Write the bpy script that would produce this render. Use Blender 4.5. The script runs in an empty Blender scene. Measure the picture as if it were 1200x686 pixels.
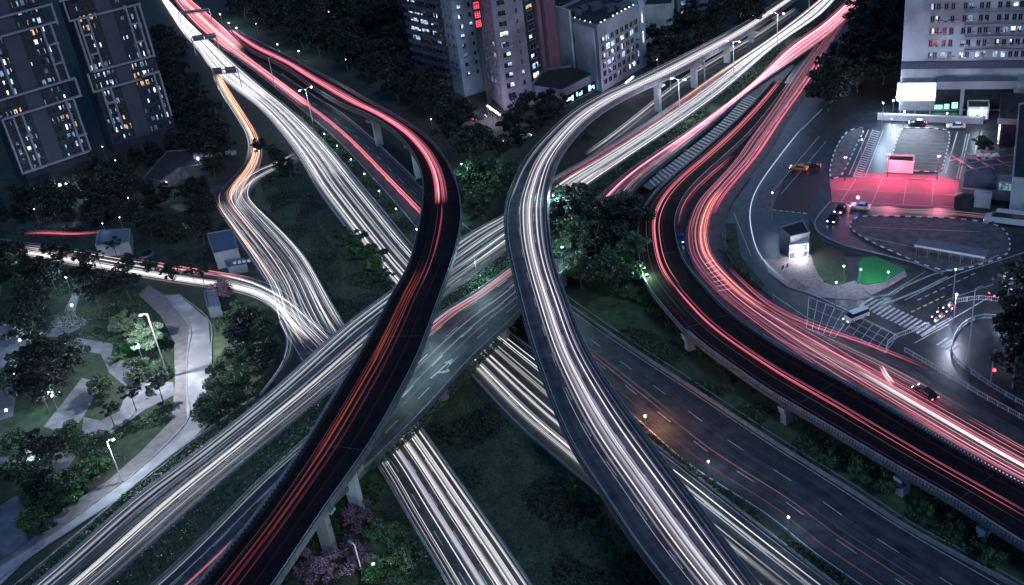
import bpy, bmesh, math, random
from mathutils import Vector, Matrix, noise
from mathutils.geometry import tessellate_polygon
random.seed(7)
C = bpy.context.scene.collection
S = bpy.context.scene
# ------------------------------------------------------------------ camera
CAMZ = 120.0
_c = (600.0, 343.0)                      # centre of the 1200 x 686 survey frame
_n = (905.0 - 600.0, 2500.0 - 343.0)     # where the verticals meet
_D = math.hypot(*_n)
_d = (_n[0] / _D, _n[1] / _D)
_r = (_d[1], -_d[0])
HOR = 700.0
F = math.sqrt(HOR * _D)
TH = math.atan2(HOR, F)
fw = Vector((0, math.cos(TH), -math.sin(TH)))
dn = Vector((0, -math.sin(TH), -math.cos(TH)))
rt = Vector((1, 0, 0))

def at(px, py, H=0.0):
    """survey: ground-plan position of a point read at frame position px, py whose height is H"""
    q = (px - _c[0], py - _c[1])
    u = q[0] * _r[0] + q[1] * _r[1]
    v = q[0] * _d[0] + q[1] * _d[1]
    ray = fw * F + dn * v + rt * u
    t = (CAMZ - H) / -ray.z
    return Vector((ray.x * t, ray.y * t, H))

def proj(p):
    d = Vector(p) - Vector((0, 0, CAMZ))
    z = d.dot(fw)
    u = d.dot(rt) / z * F
    v = d.dot(dn) / z * F
    return (_c[0] + u * _r[0] + v * _d[0], _c[1] + u * _r[1] + v * _d[1])

def height_at(base, y):
    """height above ground of the point straight over base that is read at frame row y"""
    b = at(*base)
    lo, hi = 0.0, 119.0
    for _ in range(40):
        m = (lo + hi) / 2
        if proj((b.x, b.y, m))[1] > y: lo = m
        else: hi = m
    return lo

cam = bpy.data.cameras.new('camera')
co = bpy.data.objects.new('camera', cam); C.objects.link(co); S.camera = co
cam.sensor_width = 36; cam.lens = F / 1200 * 36
cam.clip_start = 1; cam.clip_end = 5000
# image right in world = _r applied to (rt, dn);  image down = _d side
Rw = (rt * _r[0] + dn * _d[0]).normalized()          # image +x
Dw = (rt * _r[1] + dn * _d[1]).normalized()          # image +y
M = Matrix((Rw, -Dw, -fw)).transposed().to_4x4()
M.translation = Vector((0, 0, CAMZ))
co.matrix_world = M

# ------------------------------------------------------------------ light
w = bpy.data.worlds.new('World'); S.world = w; w.use_nodes = True
nt = w.node_tree; bg = nt.nodes['Background']
sky = nt.nodes.new('ShaderNodeTexSky'); sky.sky_type = 'NISHITA'; sky.sun_disc = False
SUN_EL, SUN_ROT = math.radians(4.0), math.radians(25)
sky.sun_elevation = SUN_EL; sky.sun_rotation = SUN_ROT
sky.altitude = 0; sky.air_density = 1.3; sky.dust_density = 0.6; sky.ozone_density = 7.0
nt.links.new(sky.outputs[0], bg.inputs[0]); bg.inputs[1].default_value = 0.15
sl = bpy.data.lights.new('night_glow', 'SUN'); sl.energy = 0.45; sl.angle = math.radians(12); sl.color = (0.62, 0.80, 1.0)  # bluish fill added from the camera side to lift the facades
so = bpy.data.objects.new('night_glow', sl); C.objects.link(so)
so.rotation_euler = (math.radians(50), 0, math.radians(20))
S.view_settings.view_transform = 'Standard'; S.view_settings.look = 'None'
S.view_settings.gamma = 1; S.view_settings.exposure = 0.85
S.view_settings.use_curve_mapping = False
S.cycles.use_denoising = True
S.cycles.max_bounces = 5; S.cycles.diffuse_bounces = 2; S.cycles.glossy_bounces = 2
S.cycles.transparent_max_bounces = 24
S.cycles.sample_clamp_indirect = 3.0

# ------------------------------------------------------------------ materials
def new_mat(name):
    m = bpy.data.materials.new(name); m.use_nodes = True
    n = m.node_tree; return m, n, n.nodes['Principled BSDF']

def mat(name, c1, c2=None, scale=1.0, rough=0.85, detail=5, stretch=None, coord='Object', metal=0.0, bump=0.0, c3=None, scale3=0.1):
    """two colours mixed by noise (world metres), optionally a third in large patches"""
    m, n, b = new_mat(name)
    b.inputs['Roughness'].default_value = rough; b.inputs['Metallic'].default_value = metal
    if c2 is None: c2 = tuple(x * 0.78 for x in c1)
    tc = n.nodes.new('ShaderNodeTexCoord'); mp = n.nodes.new('ShaderNodeMapping')
    n.links.new(tc.outputs[coord], mp.inputs[0])
    if stretch: mp.inputs['Scale'].default_value = stretch
    nz = n.nodes.new('ShaderNodeTexNoise'); nz.inputs['Scale'].default_value = scale; nz.inputs['Detail'].default_value = detail
    n.links.new(mp.outputs[0], nz.inputs['Vector'])
    cr = n.nodes.new('ShaderNodeValToRGB'); cr.color_ramp.elements[0].position = 0.35; cr.color_ramp.elements[1].position = 0.65
    cr.color_ramp.elements[0].color = (*c2, 1); cr.color_ramp.elements[1].color = (*c1, 1)
    n.links.new(nz.outputs['Fac'], cr.inputs[0])
    out = cr.outputs[0]
    if c3:
        n3 = n.nodes.new('ShaderNodeTexNoise'); n3.inputs['Scale'].default_value = scale3; n3.inputs['Detail'].default_value = 4
        n.links.new(tc.outputs['Object'], n3.inputs['Vector'])
        r3 = n.nodes.new('ShaderNodeValToRGB'); r3.color_ramp.elements[0].position = 0.45; r3.color_ramp.elements[1].position = 0.6
        n.links.new(n3.outputs['Fac'], r3.inputs[0])
        mx = n.nodes.new('ShaderNodeMixRGB'); n.links.new(r3.outputs[0], mx.inputs[0]); n.links.new(out, mx.inputs[1])
        mx.inputs[2].default_value = (*c3, 1); out = mx.outputs[0]
    n.links.new(out, b.inputs['Base Color'])
    if bump:
        bp = n.nodes.new('ShaderNodeBump'); bp.inputs['Strength'].default_value = bump
        n.links.new(nz.outputs['Fac'], bp.inputs['Height']); n.links.new(bp.outputs[0], b.inputs['Normal'])
    return m

def emit(name, col, s):
    m, n, b = new_mat(name)
    b.inputs['Base Color'].default_value = (*[min(1, c) * 0.5 for c in col], 1)
    b.inputs['Emission Color'].default_value = (*col, 1); b.inputs['Emission Strength'].default_value = s
    return m

def emit_room(name, col, s):
    """a lit room seen through its window: uneven, brighter near the ceiling lamp"""
    m = emit(name, col, s); n = m.node_tree; b = n.nodes['Principled BSDF']
    tc = n.nodes.new('ShaderNodeTexCoord'); nz = n.nodes.new('ShaderNodeTexNoise'); nz.inputs['Scale'].default_value = 1.1; nz.inputs['Detail'].default_value = 3
    n.links.new(tc.outputs['Object'], nz.inputs['Vector']); mr = n.nodes.new('ShaderNodeMapRange')
    mr.inputs['From Min'].default_value = 0.38; mr.inputs['From Max'].default_value = 0.68; mr.inputs['To Min'].default_value = 0.12*s; mr.inputs['To Max'].default_value = 1.5*s
    n.links.new(nz.outputs['Fac'], mr.inputs['Value']); n.links.new(mr.outputs[0], b.inputs['Emission Strength'])
    return m

def road_mat(name, c, wheel=0.5, rough=0.6, spec=0.4):
    """asphalt: grain, worn wheel paths running along the road (UV = metres across, metres along), patches"""
    m, n, b = new_mat(name)
    tc = n.nodes.new('ShaderNodeTexCoord')
    mp = n.nodes.new('ShaderNodeMapping'); mp.inputs['Scale'].default_value = (1.4, 0.012, 1)
    n.links.new(tc.outputs['UV'], mp.inputs[0])
    nz = n.nodes.new('ShaderNodeTexNoise'); nz.inputs['Scale'].default_value = 1.0; nz.inputs['Detail'].default_value = 6; nz.inputs['Roughness'].default_value = 0.7
    n.links.new(mp.outputs[0], nz.inputs['Vector'])
    g = n.nodes.new('ShaderNodeTexNoise'); g.inputs['Scale'].default_value = 0.35; g.inputs['Detail'].default_value = 8
    n.links.new(tc.outputs['Object'], g.inputs['Vector'])
    ad = n.nodes.new('ShaderNodeMath'); ad.operation = 'ADD'
    n.links.new(nz.outputs['Fac'], ad.inputs[0]); n.links.new(g.outputs['Fac'], ad.inputs[1])
    mr = n.nodes.new('ShaderNodeMapRange'); mr.inputs['From Min'].default_value = 0.72; mr.inputs['From Max'].default_value = 1.28
    mr.inputs['To Min'].default_value = 1 - wheel; mr.inputs['To Max'].default_value = 1 + wheel
    n.links.new(ad.outputs[0], mr.inputs['Value'])
    mu = n.nodes.new('ShaderNodeVectorMath'); mu.operation = 'SCALE'; mu.inputs[0].default_value = c
    n.links.new(mr.outputs[0], mu.inputs['Scale']); n.links.new(mu.outputs[0], b.inputs['Base Color'])
    b.inputs['Roughness'].default_value = rough; b.inputs['Specular IOR Level'].default_value = spec
    bp = n.nodes.new('ShaderNodeBump'); bp.inputs['Strength'].default_value = 0.15
    n.links.new(g.outputs['Fac'], bp.inputs['Height']); n.links.new(bp.outputs[0], b.inputs['Normal'])
    return m

def trail_mat():
    m = bpy.data.materials.new('light_trail'); m.use_nodes = True; n = m.node_tree; n.nodes.clear()
    o = n.nodes.new('ShaderNodeOutputMaterial'); a = n.nodes.new('ShaderNodeAttribute'); a.attribute_name = 'glow'
    e = n.nodes.new('ShaderNodeEmission'); t = n.nodes.new('ShaderNodeBsdfTransparent'); s = n.nodes.new('ShaderNodeAddShader')
    n.links.new(a.outputs['Color'], e.inputs['Color']); e.inputs['Strength'].default_value = 1.0
    n.links.new(e.outputs[0], s.inputs[0]); n.links.new(t.outputs[0], s.inputs[1]); n.links.new(s.outputs[0], o.inputs['Surface'])
    return m

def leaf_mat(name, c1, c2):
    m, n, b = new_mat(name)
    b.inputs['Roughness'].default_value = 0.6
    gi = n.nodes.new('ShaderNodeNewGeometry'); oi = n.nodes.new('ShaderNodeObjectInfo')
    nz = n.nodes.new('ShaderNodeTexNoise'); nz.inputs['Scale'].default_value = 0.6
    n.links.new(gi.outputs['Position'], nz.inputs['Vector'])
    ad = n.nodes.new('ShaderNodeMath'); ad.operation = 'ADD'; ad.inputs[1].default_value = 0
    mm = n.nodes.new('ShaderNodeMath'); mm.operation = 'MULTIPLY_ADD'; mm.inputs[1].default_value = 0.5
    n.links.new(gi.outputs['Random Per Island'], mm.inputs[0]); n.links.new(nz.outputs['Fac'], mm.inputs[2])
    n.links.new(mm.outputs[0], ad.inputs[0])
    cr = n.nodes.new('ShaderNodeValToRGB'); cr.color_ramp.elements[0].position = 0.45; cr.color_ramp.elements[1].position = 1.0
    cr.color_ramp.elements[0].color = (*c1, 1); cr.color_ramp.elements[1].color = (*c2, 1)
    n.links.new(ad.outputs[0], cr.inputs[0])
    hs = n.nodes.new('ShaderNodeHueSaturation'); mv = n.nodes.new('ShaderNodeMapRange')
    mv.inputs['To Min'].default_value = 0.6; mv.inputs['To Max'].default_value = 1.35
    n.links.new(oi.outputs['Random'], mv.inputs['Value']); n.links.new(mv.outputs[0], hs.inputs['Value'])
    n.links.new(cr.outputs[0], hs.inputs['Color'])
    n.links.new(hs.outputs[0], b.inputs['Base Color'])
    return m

MT = dict(
    ground=mat('soil_and_grass', (0.038, 0.055, 0.036), (0.018, 0.026, 0.020), 0.25, 0.95, c3=(0.04, 0.037, 0.03), scale3=0.02, bump=0.4),
    parkgrass=mat('park_grass', (0.030, 0.060, 0.026), (0.012, 0.026, 0.014), 0.6, 0.95, bump=0.6, c3=(0.024, 0.03, 0.018), scale3=0.1),
    parkpaving=mat('park_paving', (0.21, 0.21, 0.24), (0.13, 0.13, 0.15), 0.5, 0.7, c3=(0.10, 0.10, 0.12), scale3=0.2),
    grass=mat('rough_grass', (0.075, 0.13, 0.055), (0.035, 0.065, 0.035), 0.5, 0.95, bump=0.5, c3=(0.05, 0.05, 0.035), scale3=0.07),
    darkgrass=mat('dark_grass', (0.085, 0.11, 0.06), (0.035, 0.055, 0.032), 0.18, 0.95, bump=0.5, c3=(0.07, 0.075, 0.05), scale3=0.035),
    drygrass=mat('dry_grass', (0.14, 0.17, 0.10), (0.07, 0.10, 0.05), 0.4, 0.95, bump=0.4),
    turf=mat('artificial_turf', (0.02, 0.30, 0.08), (0.015, 0.22, 0.06), 3, 0.9),
    asphalt=road_mat('asphalt', (0.052, 0.053, 0.058), 0.65),
    asphalt_old=road_mat('worn_asphalt', (0.050, 0.050, 0.055), 0.7),
    asphalt_wet=road_mat('damp_asphalt', (0.026, 0.028, 0.034), 0.8, 0.38, 0.5),
    asphalt_dark=road_mat('dark_asphalt', (0.016, 0.012, 0.013), 0.4, 0.85, 0.1),
    asphalt_mid=road_mat('grey_asphalt', (0.062, 0.055, 0.064), 0.8),
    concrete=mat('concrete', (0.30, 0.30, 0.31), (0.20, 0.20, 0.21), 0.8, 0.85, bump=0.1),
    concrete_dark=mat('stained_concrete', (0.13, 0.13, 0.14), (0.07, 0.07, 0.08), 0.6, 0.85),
    parapet_dark=mat('dark_parapet', (0.035, 0.033, 0.037), (0.02, 0.02, 0.022), 0.8, 0.7),
    paint=mat('road_paint', (0.62, 0.62, 0.62), (0.35, 0.35, 0.35), 1.5, 0.7),
    yellow=mat('yellow_paint', (0.6, 0.45, 0.12), (0.4, 0.28, 0.06), 1.5, 0.7),
    paving=mat('concrete_paving', (0.42, 0.41, 0.44), (0.28, 0.28, 0.30), 0.35, 0.8, c3=(0.23, 0.22, 0.24), scale3=0.12),
    brick=mat('brick_paving', (0.22, 0.19, 0.20), (0.15, 0.13, 0.135), 0.7, 0.85),
    pinkpave=mat('pink_paving', (0.32, 0.25, 0.26), (0.22, 0.17, 0.18), 1.2, 0.85),
    redpave=mat('red_bus_bay', (0.42, 0.13, 0.18), (0.33, 0.09, 0.13), 0.3, 0.8, c3=(0.30, 0.13, 0.17), scale3=0.1),  # red glow lying on the bay put into the paving colour
    metal=mat('galvanised_steel', (0.42, 0.43, 0.45), (0.32, 0.33, 0.35), 3, 0.45, metal=0.6),
    whitemetal=mat('white_painted_steel', (0.7, 0.7, 0.72), (0.55, 0.55, 0.57), 2, 0.5),
    darkmetal=mat('dark_steel', (0.03, 0.03, 0.035), (0.02, 0.02, 0.022), 3, 0.5),
    bark=mat('bark', (0.10, 0.08, 0.07), (0.05, 0.04, 0.035), 3, 0.95),
    greywall=mat('grey_render', (0.30, 0.31, 0.36), (0.22, 0.225, 0.27), 0.25, 0.9, c3=(0.17, 0.165, 0.19), scale3=0.06),
    purplewall=mat('mauve_tile', (0.27, 0.23, 0.28), (0.21, 0.18, 0.22), 0.3, 0.8, c3=(0.13, 0.11, 0.13), scale3=0.05),
    pinkwall=mat('pink_tile', (0.26, 0.12, 0.16), (0.2, 0.09, 0.12), 0.3, 0.8),
    bluewall=mat('blue_grey_render', (0.30, 0.36, 0.45), (0.22, 0.27, 0.35), 0.3, 0.85, c3=(0.13, 0.155, 0.20), scale3=0.06),
    palewall=mat('pale_render', (0.52, 0.54, 0.57), (0.40, 0.42, 0.45), 0.2, 0.9, c3=(0.25, 0.25, 0.26), scale3=0.08),
    darkwall=mat('dark_render', (0.035, 0.036, 0.052), (0.022, 0.023, 0.034), 0.3, 0.85),
    panelwall=mat('slate_panel', (0.06, 0.062, 0.09), (0.047, 0.05, 0.073), 0.3, 0.8),
    framewall=mat('mauve_frame', (0.30, 0.26, 0.31), (0.24, 0.21, 0.25), 0.4, 0.8),
    roof=mat('dark_roof', (0.035, 0.033, 0.036), (0.02, 0.02, 0.022), 0.5, 0.9),
    roofblue=mat('blue_grey_roof_sheet', (0.13, 0.155, 0.20), (0.10, 0.12, 0.16), 0.4, 0.6),
    glass=mat('dark_window_glass', (0.02, 0.024, 0.035), (0.012, 0.014, 0.02), 1, 0.15),
    lit_w=emit_room('lit_window_white', (0.62, 0.78, 1.0), 0.62),
    lit_c=emit_room('lit_window_cool', (0.40, 0.62, 0.80), 0.30),
    lit_t=emit_room('lit_window_dim', (0.3, 0.42, 0.55), 0.10),
    lit_y=emit_room('lit_window_warm', (1.0, 0.60, 0.32), 0.55),
    lit_hot=emit_room('lit_window_bright', (0.85, 0.93, 1.0), 1.3),
    lamp=emit('lamp_glass_white', (0.78, 0.93, 1.0), 14),
    lamp_warm=emit('lamp_glass_orange', (1.0, 0.5, 0.2), 12),
    neon_red=emit('red_neon', (1.0, 0.08, 0.14), 0.9),
    neon_violet=emit('violet_tube', (0.85, 0.6, 1.0), 3.0),
    screen=emit('lit_billboard_face', (0.93, 0.95, 1.0), 2.2),
    tail=emit('tail_lamp_red', (1.0, 0.05, 0.06), 5),
    head=emit('head_lamp_white', (0.95, 0.97, 1.0), 8),
    bluelamp=emit('blue_beacon', (0.1, 0.2, 1.0), 8),
    shopglow=emit('shop_light_cyan', (0.45, 0.85, 1.0), 1.0),
    greenglow=emit('green_sign_light', (0.3, 1.0, 0.5), 1.0),
    trail=trail_mat(),
    leaf=leaf_mat('foliage_green', (0.016, 0.036, 0.020), (0.055, 0.095, 0.048)),
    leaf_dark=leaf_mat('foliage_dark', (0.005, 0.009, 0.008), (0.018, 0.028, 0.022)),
    leaf_light=leaf_mat('foliage_pale', (0.05, 0.09, 0.055), (0.14, 0.20, 0.12)),
    leaf_purple=leaf_mat('foliage_purple_blossom', (0.06, 0.03, 0.055), (0.22, 0.12, 0.19)),
    leaf_bright=leaf_mat('foliage_bright', (0.02, 0.06, 0.02), (0.06, 0.15, 0.045)),
    carpaint_dark=mat('black_car_paint', (0.03, 0.03, 0.035), (0.02, 0.02, 0.025), 1, 0.2, metal=0.3),
    carpaint_white=mat('white_car_paint', (0.6, 0.6, 0.62), (0.5, 0.5, 0.52), 1, 0.25),
    carpaint_blue=mat('blue_car_paint', (0.02, 0.07, 0.4), (0.02, 0.05, 0.3), 1, 0.25),
    carpaint_yellow=mat('orange_car_paint', (0.6, 0.25, 0.05), (0.5, 0.2, 0.04), 1, 0.3),
    rubber=mat('tyre_rubber', (0.02, 0.02, 0.02), (0.014, 0.014, 0.014), 5, 0.9),
    skin=mat('skin', (0.45, 0.3, 0.22), (0.38, 0.25, 0.18), 4, 0.6),
    cloth_a=mat('dark_cloth', (0.04, 0.045, 0.08), None, 3, 0.9),
    cloth_b=mat('pale_cloth', (0.45, 0.45, 0.48), None, 3, 0.9),
    cloth_r=mat('red_cloth', (0.4, 0.04, 0.06), None, 3, 0.9),
)

# ------------------------------------------------------------------ builders
def tag(o, label=None, cat=None, group=None, kind=None):
    if label: o['label'] = label
    if cat: o['category'] = cat
    if group: o['group'] = group
    if kind: o['kind'] = kind
    return o

class MB:
    def __init__(s): s.v = []; s.f = []; s.m = []; s.uv = {}; s.col = None
    def quad(s, a, b, c, d, m=0, uv=None):
        i = len(s.v); s.v += [tuple(a), tuple(b), tuple(c), tuple(d)]; s.f.append((i, i+1, i+2, i+3)); s.m.append(m)
        if uv: s.uv[len(s.f)-1] = uv
    def box(s, c, size, rz=0.0, m=0, taper=1.0, rx=0.0):
        hx, hy, hz = size[0]/2, size[1]/2, size[2]/2
        ca, sa = math.cos(rz), math.sin(rz); i = len(s.v)
        for z, k in ((-hz, 1.0), (hz, taper)):
            for x, y in ((-hx, -hy), (hx, -hy), (hx, hy), (-hx, hy)):
                X, Y = x*k, y*k
                s.v.append((c[0] + X*ca - Y*sa, c[1] + X*sa + Y*ca, c[2] + z))
        for q in ((0,3,2,1), (4,5,6,7), (0,1,5,4), (1,2,6,5), (2,3,7,6), (3,0,4,7)):
            s.f.append(tuple(i+k for k in q)); s.m.append(m)
    def bar(s, a, b, w=0.1, h=None, m=0):
        a, b = Vector(a), Vector(b); h = h or w; d = (b - a)
        if d.length < 1e-5: return
        d.normalize(); up = Vector((0,0,1)) if abs(d.z) < 0.95 else Vector((0,1,0))
        x = d.cross(up).normalized() * w/2; y = d.cross(x).normalized() * h/2; i = len(s.v)
        for p in (a, b):
            for k in (-x-y, x-y, x+y, -x+y): s.v.append(tuple(p + k))
        for q in ((0,3,2,1), (4,5,6,7), (0,1,5,4), (1,2,6,5), (2,3,7,6), (3,0,4,7)):
            s.f.append(tuple(i+k for k in q)); s.m.append(m)
    def tube(s, pts, rad, n=8, m=0, cap=True):
        pts = [Vector(p) for p in pts]; rings = []
        for k, p in enumerate(pts):
            d = (pts[min(k+1, len(pts)-1)] - pts[max(k-1, 0)])
            if d.length < 1e-6: d = Vector((0,0,1))
            d.normalize(); up = Vector((0,0,1)) if abs(d.z) < 0.9 else Vector((1,0,0))
            x = d.cross(up).normalized(); y = d.cross(x).normalized()
            r = rad[k] if isinstance(rad, (list, tuple)) else rad
            i = len(s.v); rings.append(i)
            for j in range(n):
                t = 2*math.pi*j/n; s.v.append(tuple(p + x*math.cos(t)*r + y*math.sin(t)*r))
        for a, b in zip(rings, rings[1:]):
            for j in range(n):
                s.f.append((a+j, a+(j+1) % n, b+(j+1) % n, b+j)); s.m.append(m)
        if cap:
            s.f.append(tuple(rings[0]+j for j in range(n))); s.m.append(m)
            s.f.append(tuple(rings[-1]+j for j in reversed(range(n)))); s.m.append(m)
    def ball(s, c, r, m=0, n=10, sq=1.0):
        rings = []
        for a in range(1, 6):
            t = math.pi*a/6
            rings.append((math.sin(t)*r, math.cos(t)*r*sq))
        i0 = len(s.v); s.v.append((c[0], c[1], c[2]+r*sq))
        for rr, z in rings:
            for j in range(n):
                t = 2*math.pi*j/n; s.v.append((c[0]+rr*math.cos(t), c[1]+rr*math.sin(t), c[2]+z))
        s.v.append((c[0], c[1], c[2]-r*sq)); last = len(s.v)-1
        for j in range(n):
            s.f.append((i0, i0+1+j, i0+1+(j+1) % n)); s.m.append(m)
            for a in range(4):
                p = i0+1+a*n; s.f.append((p+j, p+n+j, p+n+(j+1) % n, p+(j+1) % n)); s.m.append(m)
            p = i0+1+4*n; s.f.append((p+j, last, p+(j+1) % n)); s.m.append(m)
    def poly(s, pts, m=0, h=0.0):
        pts = [Vector(p) for p in pts]; i = len(s.v)
        s.v += [tuple(p) for p in pts]
        for t in tessellate_polygon([pts]):
            a, b, c = (pts[k] for k in t)
            t = t if (b-a).cross(c-a).z > 0 else (t[0], t[2], t[1])
            s.f.append(tuple(i+k for k in t)); s.m.append(m)
        if h:
            n = len(pts); j = len(s.v); s.v += [(p.x, p.y, p.z-h) for p in pts]
            for k in range(n):
                s.f.append((i+k, i+(k+1) % n, j+(k+1) % n, j+k)); s.m.append(m)
    def prism(s, pts, z0, z1, m=0, mtop=None):
        s.poly([(p[0], p[1], z1) for p in pts], m if mtop is None else mtop, 0)
        n = len(pts); i = len(s.v)
        for z in (z0, z1): s.v += [(p[0], p[1], z) for p in pts]
        for k in range(n):
            s.f.append((i+k, i+(k+1) % n, i+n+(k+1) % n, i+n+k)); s.m.append(m)
    def build(s, name, mats, parent=None, smooth=False):
        me = bpy.data.meshes.new(name); me.from_pydata(s.v, [], s.f)
        if not isinstance(mats, (list, tuple)): mats = [mats]
        for x in mats: me.materials.append(MT[x] if isinstance(x, str) else x)
        me.polygons.foreach_set('material_index', s.m)
        if smooth: me.polygons.foreach_set('use_smooth', [True]*len(s.f))
        if s.uv:
            ul = me.uv_layers.new(name='UVMap')
            for fi, uv in s.uv.items():
                for li, q in zip(me.polygons[fi].loop_indices, uv): ul.data[li].uv = q
        if s.col:
            ca = me.color_attributes.new('glow', 'FLOAT_COLOR', 'POINT')
            flat = []
            for c in s.col: flat += [c[0], c[1], c[2], 1.0]
            ca.data.foreach_set('color', flat)
        me.update()
        o = bpy.data.objects.new(name, me); C.objects.link(o)
        if parent is not None: o.parent = parent
        return o

def empty(name, loc, label=None, cat=None, group=None, rz=0.0):
    o = bpy.data.objects.new(name, None); C.objects.link(o); o.location = loc; o.rotation_euler = (0, 0, rz)
    o.empty_display_size = 0.5
    return tag(o, label, cat, group)

def dup(root, loc=None, rz=None, sc=None, label=None, group=None):
    def cp(o, par):
        c = o.copy(); C.objects.link(c)
        if par is not None: c.parent = par
        for ch in list(kids.get(o.name, [])): cp(ch, c)
        return c
    kids = {}
    def walk(o):
        kids[o.name] = list(o.children)
        for c in o.children: walk(c)
    walk(root)
    r = cp(root, None)
    if loc is not None: r.location = loc
    if rz is not None: r.rotation_euler = (0, 0, rz)
    if sc is not None: r.scale = sc if isinstance(sc, (tuple, list)) else (sc, sc, sc)
    if label: r['label'] = label
    if group: r['group'] = group
    return r

def spline(pts, step=4.0):
    """Catmull-Rom through pts, resampled to equal steps"""
    P = [Vector(p) for p in pts]
    P = [P[0]*2 - P[1]] + P + [P[-1]*2 - P[-2]]; out = []
    for i in range(1, len(P)-2):
        a, b, c, d = P[i-1], P[i], P[i+1], P[i+2]
        for k in range(12):
            t = k/12
            out.append(0.5*((2*b) + (c-a)*t + (2*a-5*b+4*c-d)*t*t + (3*b-a-3*c+d)*t**3))
    out.append(P[-2]); return out

def resample(pts, n):
    L = [0.0]
    for a, b in zip(pts, pts[1:]): L.append(L[-1] + (b-a).length)
    out = []; j = 0
    for k in range(n):
        s = L[-1]*k/(n-1)
        while j < len(L)-2 and L[j+1] < s: j += 1
        t = (s - L[j]) / max(1e-9, L[j+1]-L[j]); out.append(pts[j].lerp(pts[j+1], min(1, max(0, t))))
    return out

def strip(Lp, Rp, step=4.0):
    """Lp, Rp: [(px, py, H)] edges of a road -> matched lists of points; each left point is paired with the nearest one across"""
    a = spline([at(*p) for p in Lp]); b = spline([at(*p) for p in Rp])
    L = sum((q-p).length for p, q in zip(a, a[1:]))
    n = max(8, int(L/step)); A = resample(a, n)
    la = len(A); B0 = resample(b, n*6); B = []; j = 0
    for i in range(n):
        # monotone nearest search blended with the proportional match
        tj = i*(len(B0)-1)/(n-1); w0 = int(max(j, tj - len(B0)*0.08)); w1 = int(min(len(B0)-1, tj + len(B0)*0.08))
        best = min(range(min(w0, w1), w1+1), key=lambda k: (B0[k].xy - A[i].xy).length)
        if i == 0: best = 0
        if i == n-1: best = len(B0)-1
        j = max(j, best) if i else 0; B.append(B0[j])
    # smooth B so that pairing errors vanish
    for _ in range(3):
        B = [B[0]] + [(B[i-1] + B[i]*2 + B[i+1])/4 for i in range(1, n-1)] + [B[-1]]
    return A, B

def ribbon(mb, A, B, dz=0.0, m=0):
    s = 0.0; up = Vector((0, 0, dz))
    for i in range(len(A)-1):
        d = ((A[i+1]-A[i]).length + (B[i+1]-B[i]).length)/2; w0 = (B[i]-A[i]).length; w1 = (B[i+1]-A[i+1]).length
        mb.quad(A[i]+up, B[i]+up, B[i+1]+up, A[i+1]+up, m, [(0, s), (w0, s), (w1, s+d), (0, s+d)]); s += d

def offset(A, B, t):
    return [a.lerp(b, t) for a, b in zip(A, B)]

def inset(A, B, dist):
    """polyline dist metres inside edge A towards B"""
    return [a + (b-a).normalized()*dist for a, b in zip(A, B)]

def wall(mb, P, Q, z0, z1, m=0):
    """solid wall between polylines P (one face) and Q (other face), heights relative to the polylines"""
    for i in range(len(P)-1):
        p0, p1, q0, q1 = P[i], P[i+1], Q[i], Q[i+1]
        u0, u1 = Vector((0,0,z0)), Vector((0,0,z1))
        mb.quad(p0+u1, q0+u1, q1+u1, p1+u1, m); mb.quad(p0+u0, p0+u1, p1+u1, p1+u0, m)
        mb.quad(q0+u0, q1+u0, q1+u1, q0+u1, m); mb.quad(p0+u0, p1+u0, q1+u0, q0+u0, m)
    for i in (0, -1):
        mb.quad(P[i]+u0, Q[i]+u0, Q[i]+u1, P[i]+u1, m)

def dashes(mb, line, w=0.15, on=4.0, off=6.0, dz=0.02, m=0, skip=0.0):
    L = [0.0]
    for a, b in zip(line, line[1:]): L.append(L[-1] + (b-a).length)
    def P(s):
        s = max(0, min(L[-1], s)); j = 0
        while j < len(L)-2 and L[j+1] < s: j += 1
        t = (s-L[j])/max(1e-9, L[j+1]-L[j]); return line[j].lerp(line[j+1], t), (line[j+1]-line[j]).normalized()
    s = skip
    while s < L[-1]:
        e = min(L[-1], s+on); k = s
        while k < e-0.01:
            k2 = min(e, k+4.0); (a, d1), (b, d2) = P(k), P(k2)
            n1 = Vector((-d1.y, d1.x, 0)).normalized()*w/2; n2 = Vector((-d2.y, d2.x, 0)).normalized()*w/2; u = Vector((0,0,dz))
            mb.quad(a+n1+u, b+n2+u, b-n2+u, a-n1+u, m); k = k2
        s += on + off

# ---- light trails -------------------------------------------------
WHITE = [((1.0, 0.96, 0.93), 5), ((0.85, 0.92, 1.0), 4), ((1.0, 0.86, 0.82), 2), ((0.80, 0.86, 1.0), 2)]
RED = [((1.0, 0.17, 0.27), 6), ((1.0, 0.33, 0.38), 3), ((0.9, 0.11, 0.21), 3), ((1.0, 0.55, 0.6), 1)]
ORANGE = [((1.0, 0.42, 0.20), 3), ((1.0, 0.26, 0.16), 2), ((1.0, 0.62, 0.42), 1)]
def pick(pal):
    t = random.uniform(0, sum(x[1] for x in pal))
    for c, k in pal:
        t -= k
        if t <= 0: return c
    return pal[-1][0]

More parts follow.
